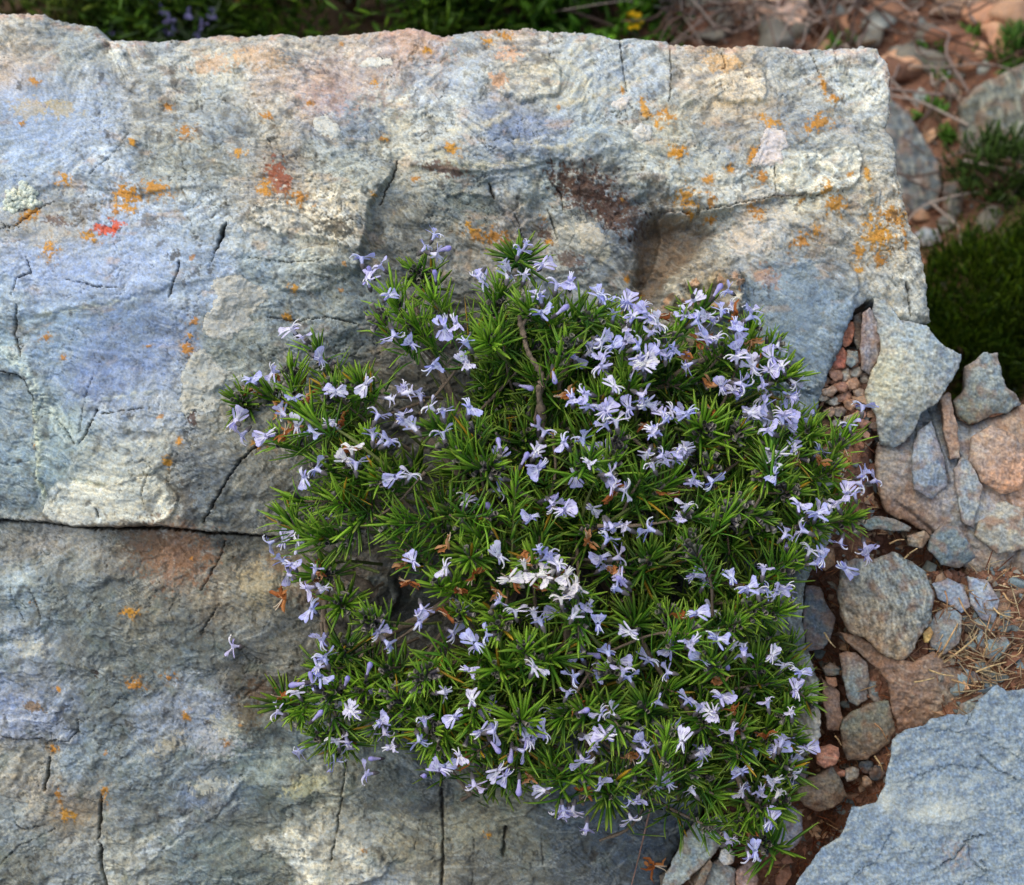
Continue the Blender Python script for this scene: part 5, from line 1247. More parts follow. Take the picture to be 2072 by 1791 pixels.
tipq = []
for k, (qx, qy) in enumerate(TIPS):
    r_ = np.random.default_rng(1000 + k)
    tip, ax = shoot(qx, qy, r_)
    L = r_.uniform(.028, .058); vig = r_.uniform(.72, 1.1) if k > 2 else 1.35
    base = tip - ax * L
    org = base - ax * .02
    g = Geo()
    V, q, c = make_leaves(r_, base, ax, L, int(r_.uniform(34, 58)), r_.uniform(.0235, .0285) * vig, spread=(r_.uniform(8, 20), r_.uniform(48, 80)), young=r_.uniform(-.6, 1.5))
    g.add(V - org, q, c, 0)
    low = base - ax * .03 + (BR - base) * .12
    add_stem(g, low - org, tip - org - ax * .002, .0013, .0008, r_, BARK if r_.random() < .5 else lin((104, 112, 64)))
    for j in range(int(r_.choice([3, 6, 10, 16, 24]))):
        p = base + ax * L * r_.uniform(.5, 1.0); d = nrm(ax * .8 + r_.normal(0, .6, 3))
        calyx(g, p + d * .003 - org, d, r_, 1.05)
    if len(sprigs) < 100:
        o = obj('sprig', g.build('sprig', [M_LEAF, M_WOOD]), bush); o.location = org - BR
        sprigs.append((o, org)); tipq.append((qx, qy, tip, ax))
    else:
        LOWTIP.append((qx, qy)); tipq.append((qx, qy, tip, ax))
tq = np.array([(a, b) for a, b, _, _ in tipq[:100]])

# inner foliage: shaded shoots that fill the bush
CORE = [(980, 640), (1040, 620), (1100, 600), (1350, 650), (1540, 700), (1640, 860), (1720, 900), (1700, 1090), (1600, 1180), (1640, 1470), (1610, 1590), (1480, 1640), (1260, 1640), (1000, 1570), (860, 1500), (680, 1470), (620, 1440), (660, 1390), (860, 1380), (900, 1290), (870, 1180), (830, 1090), (680, 1070), (640, 1010), (700, 920), (640, 850), (600, 800), (660, 770), (780, 880), (900, 900), (980, 840), (960, 740)]
g = Geo(); gs = Geo()
cand = []
while len(cand) < 290:
    x, y = rs.uniform(500, 1740), rs.uniform(540, 1600)
    if poly_sd(np.array([x], F), np.array([y], F), CORE)[0] < -4: cand.append((x, y, rs.uniform(.030, .095)))
for k, (qx, qy, dr) in enumerate(cand + [(a, b, 0.004) for a, b in LOWTIP]):
    r_ = np.random.default_rng(3000 + k)
    tip, ax = shoot(qx, qy, r_, dr)
    ax = nrm(ax + r_.normal(0, .35, 3)); L = r_.uniform(.03, .05)
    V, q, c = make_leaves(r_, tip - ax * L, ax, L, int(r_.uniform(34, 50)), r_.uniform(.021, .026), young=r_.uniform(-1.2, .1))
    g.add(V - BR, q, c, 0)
    add_stem(g, tip - ax * (L + .03) + (BR - tip) * .1 - BR, tip - BR - ax * .003, .0014, .0008, r_)
    if r_.random() < .6:
        for j in range(r_.integers(4, 12)):
            d = nrm(ax + r_.normal(0, .7, 3)); calyx(g, tip - ax * L * r_.uniform(0, .5) - BR, d, r_)
o = obj('foliage', g.build('foliage', [M_LEAF, M_WOOD]), bush, kind='stuff'); o['label'] = 'shaded inner shoots packed behind the outer sprigs'

# woody branches
BRANCH = [[(1110, 1040, -.06), (1100, 900, .030), (1096, 840, .050), (1090, 790, .064), (1096, 760, .068), (1070, 715, .074), (1060, 680, .074), (1050, 635, .070)], [(1110, 1050, -.06), (1160, 880, .0), (1130, 790, .035), (1150, 735, .05), (1175, 705, .052)],
          [(1130, 1000, -.07), (1000, 1010, -.01), (935, 965, .03), (872, 895, .045), (800, 850, .045)], [(1130, 1020, -.07), (1350, 960, -.01), (1500, 880, .03), (1600, 850, .035)], [(1130, 1020, -.07), (1300, 1120, .0), (1480, 1180, .03), (1560, 1200, .035)],
          [(1130, 1030, -.07), (1240, 1130, .03), (1265, 1180, .03), (1300, 1300, .03), (1400, 1450, .04)], [(1120, 1030, -.07), (1040, 1200, .0), (960, 1400, .03), (880, 1480, .03)], [(1110, 1030, -.07), (900, 1100, -.01), (720, 1060, .02), (620, 1050, .025)],
          [(1110, 1040, -.07), (900, 1220, -.02), (760, 1300, .0), (690, 1400, .015)], [(1120, 1000, -.07), (1240, 850, .0), (1400, 740, .03), (1500, 700, .035)], [(1120, 1050, -.07), (1150, 1300, .02), (1180, 1480, .04), (1220, 1580, .04)],
          [(1130, 1050, -.07), (1350, 1350, .0), (1480, 1550, .02), (1520, 1650, .012)], [(760, 1200, .0), (680, 1160, .01), (655, 1250, .01), (690, 1330, .008)], [(1110, 1020, -.07), (960, 880, .0), (870, 700, .02), (835, 600, .022)]]
for k, b in enumerate(BRANCH):
    r_ = np.random.default_rng(4000 + k)
    p = bez([at(*q_) for q_ in b], 9)
    r = np.linspace(.0042, .0016, len(p)) * (1 + .12 * r_.normal(size=len(p)))
    if k == 0: r = np.linspace(.0026, .0016, len(p)) * (1 + .28 * r_.normal(size=len(p)))
    V, q = tube(p, r, 7)
    g = Geo(); cc = BARK * (1 + .3 * r_.normal(size=(len(V), 1))).clip(.5, 1.6)
    g.add(V - BR, q, cc)
    for j in range(4):                                     # knots and stubs
        i = r_.integers(len(p) // 3, len(p) - 1); d = nrm(r_.normal(size=3) + EN)
        V, q = tube(np.array([p[i], p[i] + d * .004, p[i] + d * .007]), np.array([.0016, .0013, .0008]), 5); g.add(V - BR, q, BARK * .9)
    obj('branch', g.build('branch', M_WOOD), bush)


# flowers on their sprigs
def frame(z, up):
    z = nrm(z); x = nrm(np.cross(up, z)); y = np.cross(z, x)
    return Matrix(((x[0], y[0], z[0]), (x[1], y[1], z[1]), (x[2], y[2], z[2])))


def place(meshes, qx, qy, r_, name, lift=.018, sc_=1.0, lab=None, extra=None):
    i = int(np.argmin(((tq - (qx, qy)) ** 2).sum(1)))
    far = math.sqrt(((tq[i] - (qx, qy)) ** 2).sum())
    h = float(dome(qx, qy)) + lift + r_.normal(0, .004) - min(far, 90) * .00012
    h = max(h, float(face_h(qx, qy)) + .012)
    P = at(qx, qy, h)
    out = np.array([qx - tq[i][0], -(qy - tq[i][1])]) / 55.0
    z = nrm(EN * .38 + EV * .42 + (out[0] * EX + out[1] * EV) * .55 + r_.normal(0, .42, 3))
    upv = nrm(-EV * .3 - EN * .35 + r_.normal(0, .75, 3))
    R = frame(z, upv)
    s = sc_ * r_.uniform(.92, 1.22)
    me = meshes[r_.integers(len(meshes))]
    if extra is not None:
        extra.append((me, P, R, s)); return
    so, org = sprigs[i]
    o = bpy.data.objects.new(name, me); COL.objects.link(o); o.parent = so
    o.matrix_local = Matrix.Translation(Vector(P - org)) @ R.to_4x4() @ Matrix.Scale(s, 4)
    if lab: o['label'] = lab
    return o


allf = [(x, y, FL, None) for x, y in FLOWERS] + [(x, y, FLP, 'whitish pink flower') for x, y in PINKS]
# the hundred that stand out are parts of their sprigs, the rest one mass
order = np.random.default_rng(8).permutation(len(FLOWERS))
main = set(int(i) for i in order[:84]) | set(range(len(FLOWERS), len(allf)))
extra = []
for k, (x, y, ms, lab) in enumerate(allf):
    r_ = np.random.default_rng(6000 + k)
    place(ms, x, y, r_, 'flower', sc_=.92, lab=lab, extra=None if k in main else extra)
    if r_.random() < (.95 if x > 1180 and y < 960 else .30):                                  # a smaller neighbour in the same whorl
        place(FL, x + r_.normal(0, 20), y + r_.normal(0, 20), r_, 'flower', lift=.014, sc_=.88, extra=extra)
for k in range(70):                                        # flowers and buds deeper in the bush
    r_ = np.random.default_rng(7000 + k)
    while True:
        x, y = r_.uniform(560, 1740), r_.uniform(560, 1620)
        if poly_sd(np.array([x], F), np.array([y], F), CORE)[0] < 0: break
    place(FL + BUD, x, y, r_, 'flower', lift=-.020, sc_=.92, extra=extra)
for k, (x, y) in enumerate(BUDS):
    place(BUD, x, y, np.random.default_rng(7500 + k), 'flower_bud', sc_=.9)
for k, (x, y) in enumerate(WITH):
    place(WI, x, y, np.random.default_rng(7700 + k), 'withered_flower', lift=.003, sc_=1.2)
g = Geo()
for me, P, R, s in extra:
    n = len(me.vertices); co = np.empty(n * 3, F); me.vertices.foreach_get('co', co); co = co.reshape(-1, 3)
    cc = np.empty(n * 4, F); me.color_attributes['Col'].data.foreach_get('color', cc); cc = cc.reshape(-1, 4)[:, :3]
    fq = np.array([p.vertices[:] for p in me.polygons])
    g.add(co @ np.array(R).T * s + P - BR, fq, cc)
o = obj('blossom', g.build('blossom', M_PETAL), bush, kind='stuff'); o['label'] = 'remaining lavender flowers and buds'
# ------------------------------------------------------------------ litter on and around the boulder
def loose(name, mesh_, P, z, up, s, label, cat, group=None):
    o = bpy.data.objects.new(name, mesh_); COL.objects.link(o)
    o.matrix_world = Matrix.Translation(Vector(P)) @ frame(z, up).to_4x4() @ Matrix.Scale(s, 4)
    return tag(o, label, cat, group)


loose('fallen_flower', FL[1], at(470, 1308, float(face_h(470, 1308)) + .006), nrm(EN * .4 - EX), EV, 1.0, 'single fallen lavender flower lying on the bare boulder left of the bush', 'flower')
loose('dry_leaf', WI[0], at(573, 1212, float(face_h(573, 1212)) + .006), EN, EV, 1.3, 'curled orange brown petal stuck to the boulder at the bush\'s left edge', 'petal')
loose('dry_leaf', WI[1], at(1325, 1752, float(face_h(1325, 1745)) + .010), EN, EX, 1.6, 'russet dried leaf cluster at the boulder\'s foot by the pale wedge', 'dead leaf')


def twig(name, pts, r, c, label, cat, group=None, k=5):
    p = bez(pts, 6); c0 = p.mean(0)
    V, q = tube(p - c0, np.linspace(r, r * .55, len(p)), k)
    g = Geo(); g.add(V, q, lin(c) * (1 + .25 * rng.normal(size=(len(V), 1))).clip(.5, 1.5))
    o = obj(name, g.build(name, M_DRY), None, label, cat, group); o.location = c0
    return o


def fh(x, y, l): return at(x, y, float(face_h(x, y)) + l)
twig('dry_stalk', [fh(1325, 1600, .02), fh(1310, 1660, .012), fh(1296, 1720, .008), fh(1278, 1790, .006)], .0009, (150, 116, 104), 'long thin reddish dry stalk hanging from the bush over the boulder', 'stalk')
STRAW = [((1910, 1340), (1976, 1288)), ((1900, 1330), (1938, 1262)), ((1912, 1196), (1916, 1240)), ((1975, 1360), (2036, 1340)), ((1990, 1326), (2000, 1304)), ((2025, 1350), (2044, 1366)), ((1880, 1356), (1930, 1368)), ((1925, 1375), (1990, 1390)),
         ((1770, 1464), (1796, 1500)), ((1668, 1280), (1690, 1310)), ((1940, 1210), (1964, 1250)), ((1905, 1300), (1890, 1330)), ((2010, 1230), (2050, 1250)), ((2030, 1200), (2060, 1224)), ((1955, 1330), (1985, 1350)), ((1850, 1380), (1890, 1372)),
         ((2046, 1330), (2070, 1310)), ((1920, 1318), (1950, 1340)), ((1770, 1530), (1786, 1560)), ((1690, 1490), (1702, 1508)), ((1930, 1226), (1908, 1222)), ((1830, 1130), (1856, 1110)), ((1800, 1100), (1830, 1092))]
for k, (a, b) in enumerate(STRAW):
    h = -.040 + .003 * (k % 4)
    m = ((a[0] + b[0]) / 2 + rng.normal(0, 3), (a[1] + b[1]) / 2 + rng.normal(0, 3))
    twig('straw', [at(a[0], a[1], h), at(m[0], m[1], h + .004), at(b[0], b[1], h + .001)], .0011 if k < 2 else .0008, [(206, 176, 132), (188, 152, 112), (170, 130, 98)][k % 3], 'short broken straw among the stones on the red earth right of the crevice', 'straw', 'straws among the stones')

# fine chips, red crumbs and needle litter over the earth (uncountable)
def chip_mass(name, n, sampler, size, cols, label, sd):
    r_ = np.random.default_rng(sd); g = Geo()
    P = sampler(r_, n)
    base = np.array([(0, 0, 1), (.9, .2, .15), (.2, .95, .1), (-.85, .4, .2), (-.5, -.8, .1), (.6, -.75, .2), (0, 0, -.8)])
    tri = np.array([(0, 1, 2), (0, 2, 3), (0, 3, 4), (0, 4, 5), (0, 5, 1), (6, 2, 1), (6, 3, 2), (6, 4, 3), (6, 5, 4), (6, 1, 5)])
    for p in P:
        s = size * r_.lognormal(0, .5)
        A = np.linalg.qr(r_.normal(size=(3, 3)))[0]
        v = (base * (1 + .25 * r_.normal(size=base.shape)) * np.array([1, .75, .5])) @ A.T * s
        g.add(v + p, tri, lin(cols[r_.integers(len(cols))]) * r_.uniform(.7, 1.25))
    me = g.build(name, M_STONE, smooth=False)
    return obj(name, me, None, label, 'gravel', None, 'stuff')


def shelf(r_, n):
    x = r_.uniform(.20, .46, n); y = r_.uniform(-.34, .10, n)
    z = ground_z(x, y); return np.stack([x, y, z + .001], -1)


RED = [(132, 90, 72), (150, 108, 90), (112, 78, 64), (170, 140, 120), (140, 132, 124), (196, 156, 126), (120, 128, 132)]
chip_mass('gravel', 5200, shelf, .0030, RED, 'fine red brown grit and crumbs between the stones beside the boulder', 61)


def lowland(r_, n):
    x = r_.uniform(.1, 1.25, n); y = .12 + r_.random(n) ** 1.3 * 1.35
    z = ground_z(x, y); return np.stack([x, y, z + .002], -1)


chip_mass('gravel_litter', 4200, lowland, .0062, RED + [(110, 74, 58), (156, 104, 78)], 'rust brown grit and crumbled stone on the ground behind the boulder', 62)

# needle litter
def litter(name, n, sampler, ln, cols, label, sd, lift=.004):
    r_ = np.random.default_rng(sd); P = sampler(r_, n); P[:, 2] += lift * r_.random(n)
    D = nrm(np.stack([r_.normal(size=n), r_.normal(size=n), r_.normal(0, .25, n) + .25], -1))
    c = np.array([lin(cols[i]) for i in r_.integers(len(cols), size=n)]) * r_.uniform(.6, 1.2, (n, 1))
    V, q, C = needles(P, D, np.tile([0, 0, 1.], (n, 1)) + r_.normal(0, .2, (n, 3)), ln * r_.uniform(.5, 1.3, n), np.full(n, ln * .06), r_.normal(0, .2, n), c, rings=4)
    return obj(name, mesh(name, V, [q], C, M_DRY), None, label, 'litter', None, 'stuff')


def straw_bed(r_, n):
    qx = r_.normal(1985, 60, n); qy = r_.normal(1300, 65, n)
    P = np.array([ground_hit(a, b) for a, b in zip(qx, qy)]); P[:, 2] += .003
    return P


litter('straw_litter', 260, straw_bed, .022, [(190, 164, 134), (170, 136, 108), (140, 102, 80), (208, 186, 152)], 'bed of broken straw between the stones above the blue slab', 66, .008)
litter('needle_litter', 1500, shelf, .016, [(150, 92, 62), (170, 116, 84), (196, 160, 120), (112, 66, 46)], 'brown fallen needles strewn over the earth of the crevice', 63)


def crev(r_, n):
    t = r_.random(n); pts = np.array(CREV); i = (t * (len(pts) - 1)).astype(int); f = (t * (len(pts) - 1) - i)[:, None]
    q_ = pts[i] * (1 - f) + pts[np.minimum(i + 1, len(pts) - 1)] * f + r_.normal(0, 22, (n, 2))
    P = np.array([ground_hit(a, b) for a, b in q_]); P[:, 2] += .003
    return P


litter('crevice_litter', 320, crev, .015, [(150, 84, 54), (120, 62, 40), (176, 120, 84)], 'russet dead needles filling the crevice beside the boulder', 64, .012)
litter('ground_litter', 2600, lowland, .035, [(120, 84, 66), (146, 110, 90), (176, 150, 128), (96, 60, 46)], 'dead stalks and leaf litter on the ground behind the boulder', 65, .012)

# dead twigs tangled behind the boulder
r_ = np.random.default_rng(90); g = Geo()
for k in range(150):
    cx = r_.choice([1500, 1640, 1700, 1780, 1900, 1420, 1960], p=[.16, .2, .2, .14, .1, .12, .08]) + r_.normal(0, 55)
    cy = r_.uniform(-20, 110) if cx < 1800 else r_.uniform(20, 440)
    P = ground_hit(cx, cy); a = r_.uniform(0, 6.283); L = r_.uniform(.05, .22)
    d = np.array([math.cos(a), math.sin(a), r_.uniform(-.1, .5)])
    pts = [P + d * L * t + r_.normal(0, .010, 3) + np.array([0, 0, .01 + .03 * r_.random()]) for t in (0, .35, .7, 1)]
    V, q = tube(bez(pts, 3), np.linspace(.0018, .0008, 10) * r_.uniform(.6, 1.5), 4)
    g.add(V, q, lin([(140, 122, 116), (112, 92, 84), (164, 148, 140), (96, 72, 62)][r_.integers(4)]))
obj('dead_twigs', g.build('dead_twigs', M_DRY), None, 'tangle of grey dead twigs on the ground behind the boulder', 'twigs', None, 'stuff')

# scattered stones behind the boulder: countable, one object each
def pebble_mesh(sd):
    r_ = np.random.default_rng(sd)
    import bmesh
    bm = bmesh.new(); bmesh.ops.create_icosphere(bm, subdivisions=3, radius=1)
    pl = [(nrm(r_.normal(size=3)), r_.uniform(.45, .85)) for _ in range(9)]
    V = np.array([v.co[:] for v in bm.verts])
    for n_, d_ in pl:
        ex = V @ n_ - d_; V = V - np.where(ex > 0, ex, 0)[:, None] * n_ * .92
    V = V * np.array([1, .8, .55]); V += .03 * fbm(V[:, 0] * 3 + sd, V[:, 1] * 3 + V[:, 2] * 2, 3, sd % 50)[:, None] * V
    f = np.array([[v.index for v in fc.verts] for fc in bm.faces]); bm.free()
    return V, f


BANK = [pebble_mesh(700 + i) for i in range(8)]
for k in range(110):
    r_ = np.random.default_rng(800 + k)
    if k < 70: qx, qy = r_.uniform(1380, 2072), r_.uniform(0, 150)
    else: qx, qy = r_.uniform(1815, 2072), r_.uniform(120, 470)
    if qx < 1790 and qy > 100: qy = r_.uniform(0, 80)
    P = ground_hit(qx, qy); V, f = BANK[r_.integers(8)]
    s = r_.uniform(.010, .030) * (1.4 if k < 70 else .8)
    c = lin([(182, 134, 108), (150, 104, 82), (128, 122, 114), (150, 152, 150), (196, 152, 124), (116, 82, 66)][r_.integers(6)]) * r_.uniform(.75, 1.15)
    cc = c * (1 + .35 * fbm(V[:, 0] * 3 + k, V[:, 1] * 3, 3, 7))[:, None]
    A = np.array(Matrix.Rotation(r_.uniform(0, 6.28), 3, 'Z') @ Matrix.Rotation(r_.normal(0, .4), 3, 'X'))
    o = obj('ground_stone', mesh('ground_stone', V @ A.T * s, [f], cc, M_STONE), None, 'small stone lying among others on the red earth behind the boulder', 'stone', 'stones strewn behind the boulder')
    o.location = P + np.array([0, 0, s * .18])


for k in range(95):                                        # broken chips half sunk in the earth of the shelf
    r_ = np.random.default_rng(1400 + k)
    if k < 55: qx, qy = r_.uniform(1870, 2072), r_.uniform(1180, 1390)
    elif k < 75: qx, qy = r_.normal(1705, 26), r_.uniform(1300, 1640)
    elif k < 85: qx, qy = r_.uniform(1740, 1870), r_.uniform(1020, 1130)
    else: qx, qy = r_.uniform(1690, 1770), r_.uniform(740, 880)
    P = ground_hit(qx, qy); V, f = BANK[r_.integers(8)]
    s = r_.uniform(.003, .0085) * (1.2 if k < 55 else .9)
    c = lin([(140, 150, 154), (150, 116, 96), (120, 104, 92), (128, 142, 150), (168, 134, 112), (110, 118, 122)][r_.integers(6)]) * r_.uniform(.7, 1.15)
    cc = c * (1 + .5 * fbm(V[:, 0] * 4 + k, V[:, 1] * 4, 3, 7))[:, None]
    A = np.array(Matrix.Rotation(r_.uniform(0, 6.28), 3, 'Z') @ Matrix.Rotation(.5 + r_.normal(0, .4), 3, 'X'))
    o = obj('stone_chip', mesh('stone_chip', V @ A.T * s * np.array([1.3, 1, 1]), [f], cc, M_STONE, smooth=False), None, 'small broken stone chip half sunk in the brown earth beside the boulder', 'stone', 'broken chips in the brown earth')
    o.location = P + np.array([0, 0, s * .15])


# ------------------------------------------------------------------ shrubs and plants behind the boulder
def foliage_cloud(name, P, D, ln, wd, cols, r_, tipc=None, parent=None, mat=M_LEAF, org=None, rings=4, flat=.2):
    n = len(P)
    c = np.array([lin(cols[i]) for i in r_.integers(len(cols), size=n)]) * r_.uniform(.65, 1.3, (n, 1))
    tip = None if tipc is None else c * .5 + lin(tipc) * .5
    V, q, C = needles(P, D, r_.normal(size=(n, 3)) * .5 + np.array([0, 0, 1.]), ln * r_.uniform(.6, 1.3, n), wd * r_.uniform(.7, 1.3, n), r_.normal(0, .2, n), c, tip, rings=rings, flat=flat)
    return obj(name, mesh(name, V - org, [q], C, mat), parent)


def shrub(name, q_base, size, n, ln, wd, cols, label, cat, sd, tipc=None, upb=.6, stems=9, spread=.9, stemc=(92, 74, 58), nclump=26):
    """bush: stems from the root, leaf-sized faces gathered in uneven clumps through the crown"""
    r_ = np.random.default_rng(sd)
    R = ground_hit(*q_base); root = bpy.data.objects.new(name, None); COL.objects.link(root); root.location = R
    tag(root, label, cat)
    rx, ry, rz = size
    cl = []
    for k in range(nclump):
        d = nrm(r_.normal(size=3) * np.array([1, 1, .8]) + np.array([0, 0, .5])); rr = r_.uniform(.35, 1.0) ** .6
        cl.append(R + d * np.array([rx, ry, rz]) * rr * np.array([1, 1, 1]) + np.array([0, 0, rz * .25]))
    cl = np.array(cl); cs = r_.uniform(.12, .3, nclump) * (rx + ry + rz) / 2.2
    i = r_.integers(nclump, size=n)
    P = cl[i] + r_.normal(size=(n, 3)) * cs[i][:, None] * .55
    P[:, 2] = np.maximum(P[:, 2], R[2] + .004)
    D = nrm(nrm(P - R) * spread + r_.normal(0, .55, (n, 3)) + np.array([0, 0, upb]))
    foliage_cloud('leaves', P, D, ln, wd, cols, r_, tipc, root, org=R)
    g = Geo()
    for k in range(stems):
        e = cl[r_.integers(nclump)]
        p = bez([R, R * .5 + e * .5 + r_.normal(0, .02, 3), e], 5)
        V, q = tube(p - R, np.linspace(.004, .0014, len(p)), 5); g.add(V, q, lin(stemc) * r_.uniform(.7, 1.2))
    obj('stems', g.build('stems', M_WOOD), root)
    return root, R


GRN = [(54, 86, 22), (76, 112, 28), (100, 134, 34), (42, 66, 20)]
HEATH = [(36, 62, 12), (50, 82, 14), (78, 104, 18), (28, 50, 12)]
shrub('heath_bush', (2010, 680), (.12, .08, .09), 17000, .014, .0018, HEATH, 'dense dark green heath bush with yellow green tips in the gap right of the boulder', 'bush', 901, (124, 142, 30), 1.0, 12, nclump=60)
shrub('heath_bush', (1935, 750), (.08, .07, .07), 8000, .011, .0016, HEATH, 'low shaded heath bush tucked between the boulder and knobbly rock', 'bush', 902, (84, 110, 26), 1.0, 8, nclump=34)
shrub('heath_bush', (2120, 640), (.12, .09, .10), 12000, .011, .0016, HEATH, 'heath bush cut by the right edge of the frame', 'bush', 903, (124, 142, 30), 1.0, 10, nclump=44)
shrub('leafy_shrub', (560, 30), (.26, .16, .22), 5200, .024, .005, GRN, 'dark green shrub behind the boulder left of the grey dead stem', 'shrub', 904, (96, 130, 34), .5, 12)
shrub('leafy_shrub', (720, 20), (.22, .14, .22), 4200, .024, .005, GRN, 'deep green shrub just left of the grey dead stem', 'shrub', 905, (104, 134, 36), .5, 12)
shrub('leafy_shrub', (60, 10), (.24, .14, .16), 4200, .024, .005, [(84, 104, 40), (104, 122, 48), (64, 80, 30)], 'olive green shrub above the boulder\'s left corner', 'shrub', 906, (140, 150, 60), .5, 10)
shrub('broadleaf_plant', (1110, 40), (.16, .12, .15), 900, .034, .013, [(84, 134, 34), (104, 156, 44), (60, 100, 30)], 'bright green broad leaved plant behind the boulder, right of the dead stem', 'plant', 907, (130, 176, 60), .4, 10)
shrub('broadleaf_plant', (1225, 46), (.10, .08, .10), 420, .028, .010, [(84, 134, 34), (70, 116, 36)], 'smaller green plant beside the yellow flower', 'plant', 908, (130, 176, 60), .5, 7)
shrub('broadleaf_plant', (990, 30), (.12, .10, .14), 800, .028, .009, [(60, 92, 30), (80, 120, 36), (50, 76, 30)], 'shaded green plant right of the grey dead stem', 'plant', 909, (110, 150, 50), .5, 8)
shrub('wispy_plant', (2025, 385), (.06, .04, .06), 1100, .016, .003, [(60, 84, 34), (78, 104, 44), (48, 66, 30)], 'wispy dark green plant growing in front of the tall grey rock', 'plant', 910, (100, 126, 60), 1.0, 9)
shrub('wispy_plant', (2062, 128), (.03, .03, .03), 260, .018, .004, [(84, 124, 50), (70, 104, 40)], 'small fresh green tuft above the tall grey rock at the right edge', 'plant', 911, (120, 160, 70), .8, 6)
for k, (x, y, s) in enumerate(((1884, 240, .016), (1880, 155, .016), (1700, 100, .014), (1924, 285, .012), (1965, 100, .018), (1890, 118, .016), (1356, 70, .022))):
    shrub('green_weed', (x, y), (s, s, s * .7), 60, .014, .006, [(96, 146, 54), (84, 128, 44)],
          ['tiny bright green weed between the boulder and tall grey rock', 'small green weed above the lone pale grey stone', 'green weed peeping over the boulder left of its top corner', 'dull green weed beside the tall grey rock\'s foot',
           'green weed on the red earth above the tall grey rock', 'faint green weed left of the triangular stone', 'green weed at the boulder\'s brow below the yellow flower'][k], 'weed', 920 + k, (140, 180, 80), .3, 3, nclump=7)

# purple flowers behind the left brow
def flower_plant(name, q_, n, label, sd, cols, hgt, rad):
    r_ = np.random.default_rng(sd); R = ground_hit(*q_); root = bpy.data.objects.new(name, None); COL.objects.link(root); root.location = R; tag(root, label, 'plant')
    top = at(q_[0], q_[1] - 4, float(to_q(R[None])[2][0]) + hgt)
    P = top + r_.normal(size=(170, 3)) * rad * np.array([1, 1, .8]) - np.array([0, 0, rad * 1.4]); D = nrm(r_.normal(size=(170, 3)) + np.array([0, 0, .7]))
    foliage_cloud('leaves', P, D, .02, .005, [(96, 112, 84), (112, 130, 96), (70, 92, 60)], r_, None, root, org=R)
    g = Geo()
    p = bez([R, R * .5 + top * .5 + r_.normal(0, .01, 3), top], 5); V, q = tube(p - R, .0018, 5); g.add(V, q, lin((96, 110, 70)))
    obj('stems', g.build('stems', M_WOOD), root)
    for k in range(n):
        o = bpy.data.objects.new('blossom', PUR[k % 2]); COL.objects.link(o); o.parent = root
        p = top - R + r_.normal(size=3) * rad * np.array([1.1, .6, .5]) + EN * .012
        o.matrix_local = Matrix.Translation(Vector(p)) @ frame(nrm(EN + r_.normal(0, .5, 3)), EV).to_4x4() @ Matrix.Scale(.95, 4)


PUR = [flower_mesh(600 + i, (lin((124, 112, 186)), lin((150, 142, 208)), lin((180, 174, 226)))) for i in range(2)]
flower_plant('lavender_plant', (365, 52), 11, 'clump of purple blue flowers peeping over the boulder\'s left brow', 930, None, .10, .022)
flower_plant('lavender_plant', (245, 70), 7, 'a few purple flowers low in the notch of the boulder\'s left brow', 931, None, .06, .022)
# grey dead stem, dry stalks
def gq(x, y, lift):
    P = ground_hit(x, y); return P + np.array([0, 0, lift])
r_ = np.random.default_rng(95); g = Geo()
R0 = gq(862, 40, 0)
for k in range(16):
    a = R0 + np.append(r_.normal(0, .02, 2), 0); d = np.array([r_.normal(0, .25), r_.normal(0, .2), 1.0])
    pts = [a, a + d * .12 + r_.normal(0, .015, 3), a + d * .26 + r_.normal(0, .03, 3), a + d * .40 + r_.normal(0, .05, 3)]
    V, q = tube(bez(pts, 5) - R0, np.linspace(.010, .003, 16) * r_.uniform(.5, 1.3), 6)
    g.add(V, q, lin([(150, 142, 140), (128, 118, 116), (166, 158, 154)][r_.integers(3)]) * (1 + .2 * r_.normal(size=(len(V), 1))).clip(.5, 1.4))
o = obj('dead_shrub', g.build('dead_shrub', M_DRY), None, 'bundle of bleached grey dead stems behind the middle of the boulder', 'dead shrub'); o.location = R0
for pts, r, c, lab in ((((205, 70), (222, 40), (240, 10), (262, -30)), .0035, (150, 134, 122), 'pale brown dry stick leaning right above the boulder\'s left notch'), (((195, 60), (176, 20), (160, -20)), .003, (128, 112, 62), 'olive stalk leaning left above the boulder\'s left notch'),
                       (((492, 70), (490, 30), (478, -30)), .003, (150, 120, 56), 'yellow brown upright stalk right of the purple flowers'), (((940, 60), (960, 30), (985, -20)), .0035, (160, 146, 134), 'pale dry stick leaning right of the grey dead stem'),
                       (((1385, 80), (1388, 40), (1392, -20)), .0026, (168, 152, 138), 'thin upright pale stick beside the yellow flower'), (((1330, 70), (1352, 40), (1380, 0)), .0026, (172, 156, 140), 'pale stick slanting up toward the yellow flower'),
                       (((1570, 78), (1600, 40), (1650, -10)), .0032, (110, 84, 76), 'dark twig lying across the pale peach rock'), (((710, 74), (716, 40), (714, -20)), .0022, (112, 110, 96), 'grey upright stem in front of the deep green shrub'),
                       (((716, 70), (690, 40), (668, 10)), .0018, (110, 112, 100), 'fine grey twig slanting left in front of the deep green shrub')):
    twig('dry_stick', [gq(x, y, .05 + .02 * i) for i, (x, y) in enumerate(pts)], r, c, lab, 'stick')
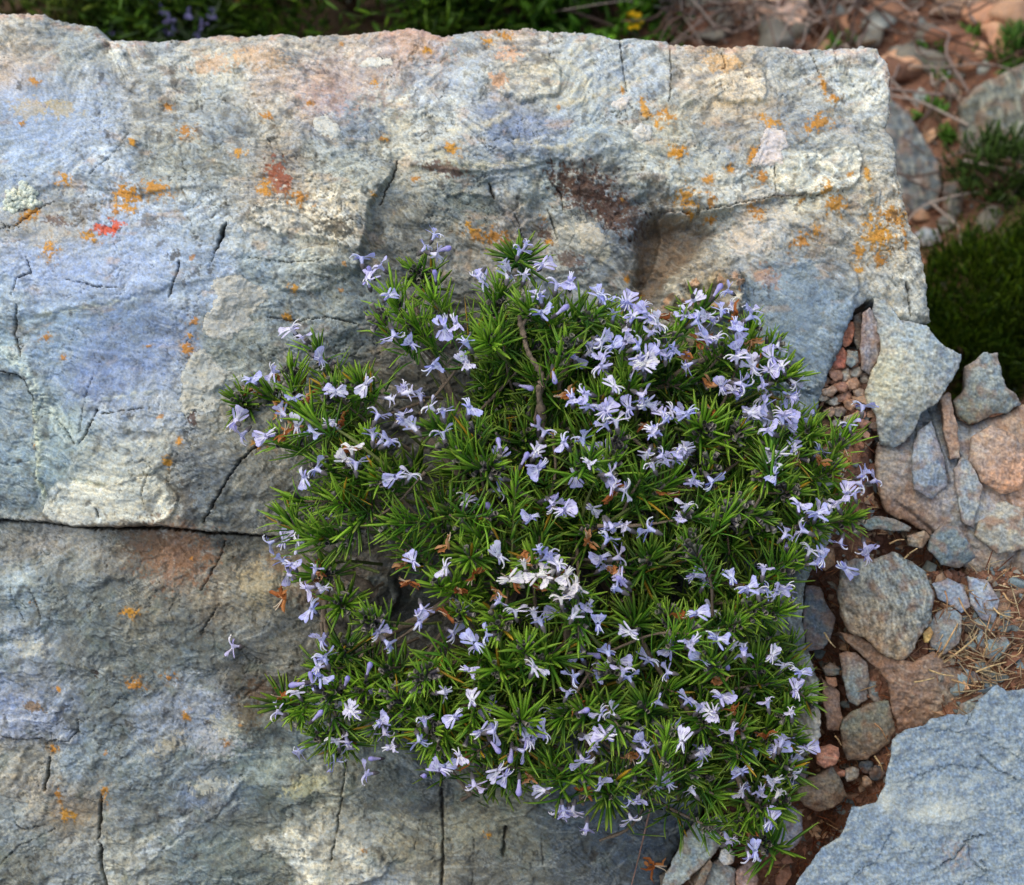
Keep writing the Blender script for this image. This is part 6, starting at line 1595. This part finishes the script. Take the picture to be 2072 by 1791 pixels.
# yellow flower
R0 = gq(1280, 52, 0); root = bpy.data.objects.new('yellow_flower', None); COL.objects.link(root); root.location = R0; tag(root, 'single small yellow flower on a thin stem behind the boulder', 'flower')
top = at(1281, 42, float(to_q(R0[None])[2][0]) + .06)
V, q = tube(bez([R0, R0 * .5 + top * .5, top], 4) - R0, .0014, 5); g = Geo(); g.add(V, q, lin((104, 130, 54))); obj('stem', g.build('stem', M_WOOD), root)
g = Geo()
for k in range(14):
    a = k / 14 * 6.283 + .2 * (k % 2); d = np.array([math.cos(a), math.sin(a), 0.0]); Pp = np.array([d * l + np.array([0, 0, .25 * l - 8 * l * l]) for l in (.001, .005, .009, .013)])
    V, q, C = strip(Pp, np.array([.002, .005, .006, .002]), (0, 0, 1), lin((240, 186, 10)), lin((250, 206, 30)), .1, 3); g.add(V, q, C)
o = obj('bloom', g.build('bloom', M_PETAL), root); o.matrix_local = Matrix.Translation(Vector(top - R0)) @ frame(nrm(EN + np.array([0, 0, .3])), EV).to_4x4()

# ------------------------------------------------------------------ camera, light
cam = bpy.data.cameras.new('camera'); co = bpy.data.objects.new('camera', cam); COL.objects.link(co)
co.matrix_world = Matrix(((EX[0], EV[0], EN[0], CAM[0]), (EX[1], EV[1], EN[1], CAM[1]), (EX[2], EV[2], EN[2], CAM[2]), (0, 0, 0, 1)))
cam.sensor_width = 36; cam.sensor_fit = 'HORIZONTAL'; cam.lens = 36 * DIST / WID
cam.clip_start = .05; cam.clip_end = 100
cam.dof.use_dof = True; cam.dof.focus_distance = DIST - .035; cam.dof.aperture_fstop = 7.0
sc.camera = co

w = bpy.data.worlds.new('World'); sc.world = w; w.use_nodes = True
nt = w.node_tree; bg = nt.nodes['Background']
sky = nt.nodes.new('ShaderNodeTexSky'); sky.sky_type = 'NISHITA'; sky.sun_disc = False
EL, AZ = math.radians(68), math.radians(-95)                      # sun high, behind the left of the boulder
sky.sun_elevation = EL; sky.sun_rotation = AZ; sky.air_density = 1.0; sky.dust_density = 3.0; sky.ozone_density = .6
nt.links.new(sky.outputs[0], bg.inputs[0]); bg.inputs[1].default_value = .14
sun = bpy.data.lights.new('sun', 'SUN'); so_ = bpy.data.objects.new('sun', sun); COL.objects.link(so_)
sun.energy = 1.05; sun.angle = math.radians(70); sun.color = (1.0, .95, .88)
d = Vector((math.sin(AZ) * math.cos(EL), math.cos(AZ) * math.cos(EL), math.sin(EL)))
so_.rotation_euler = d.to_track_quat('Z', 'Y').to_euler()
sc.view_settings.view_transform = 'Standard'; sc.view_settings.look = 'None'; sc.view_settings.exposure = EXPO; sc.view_settings.gamma = 1
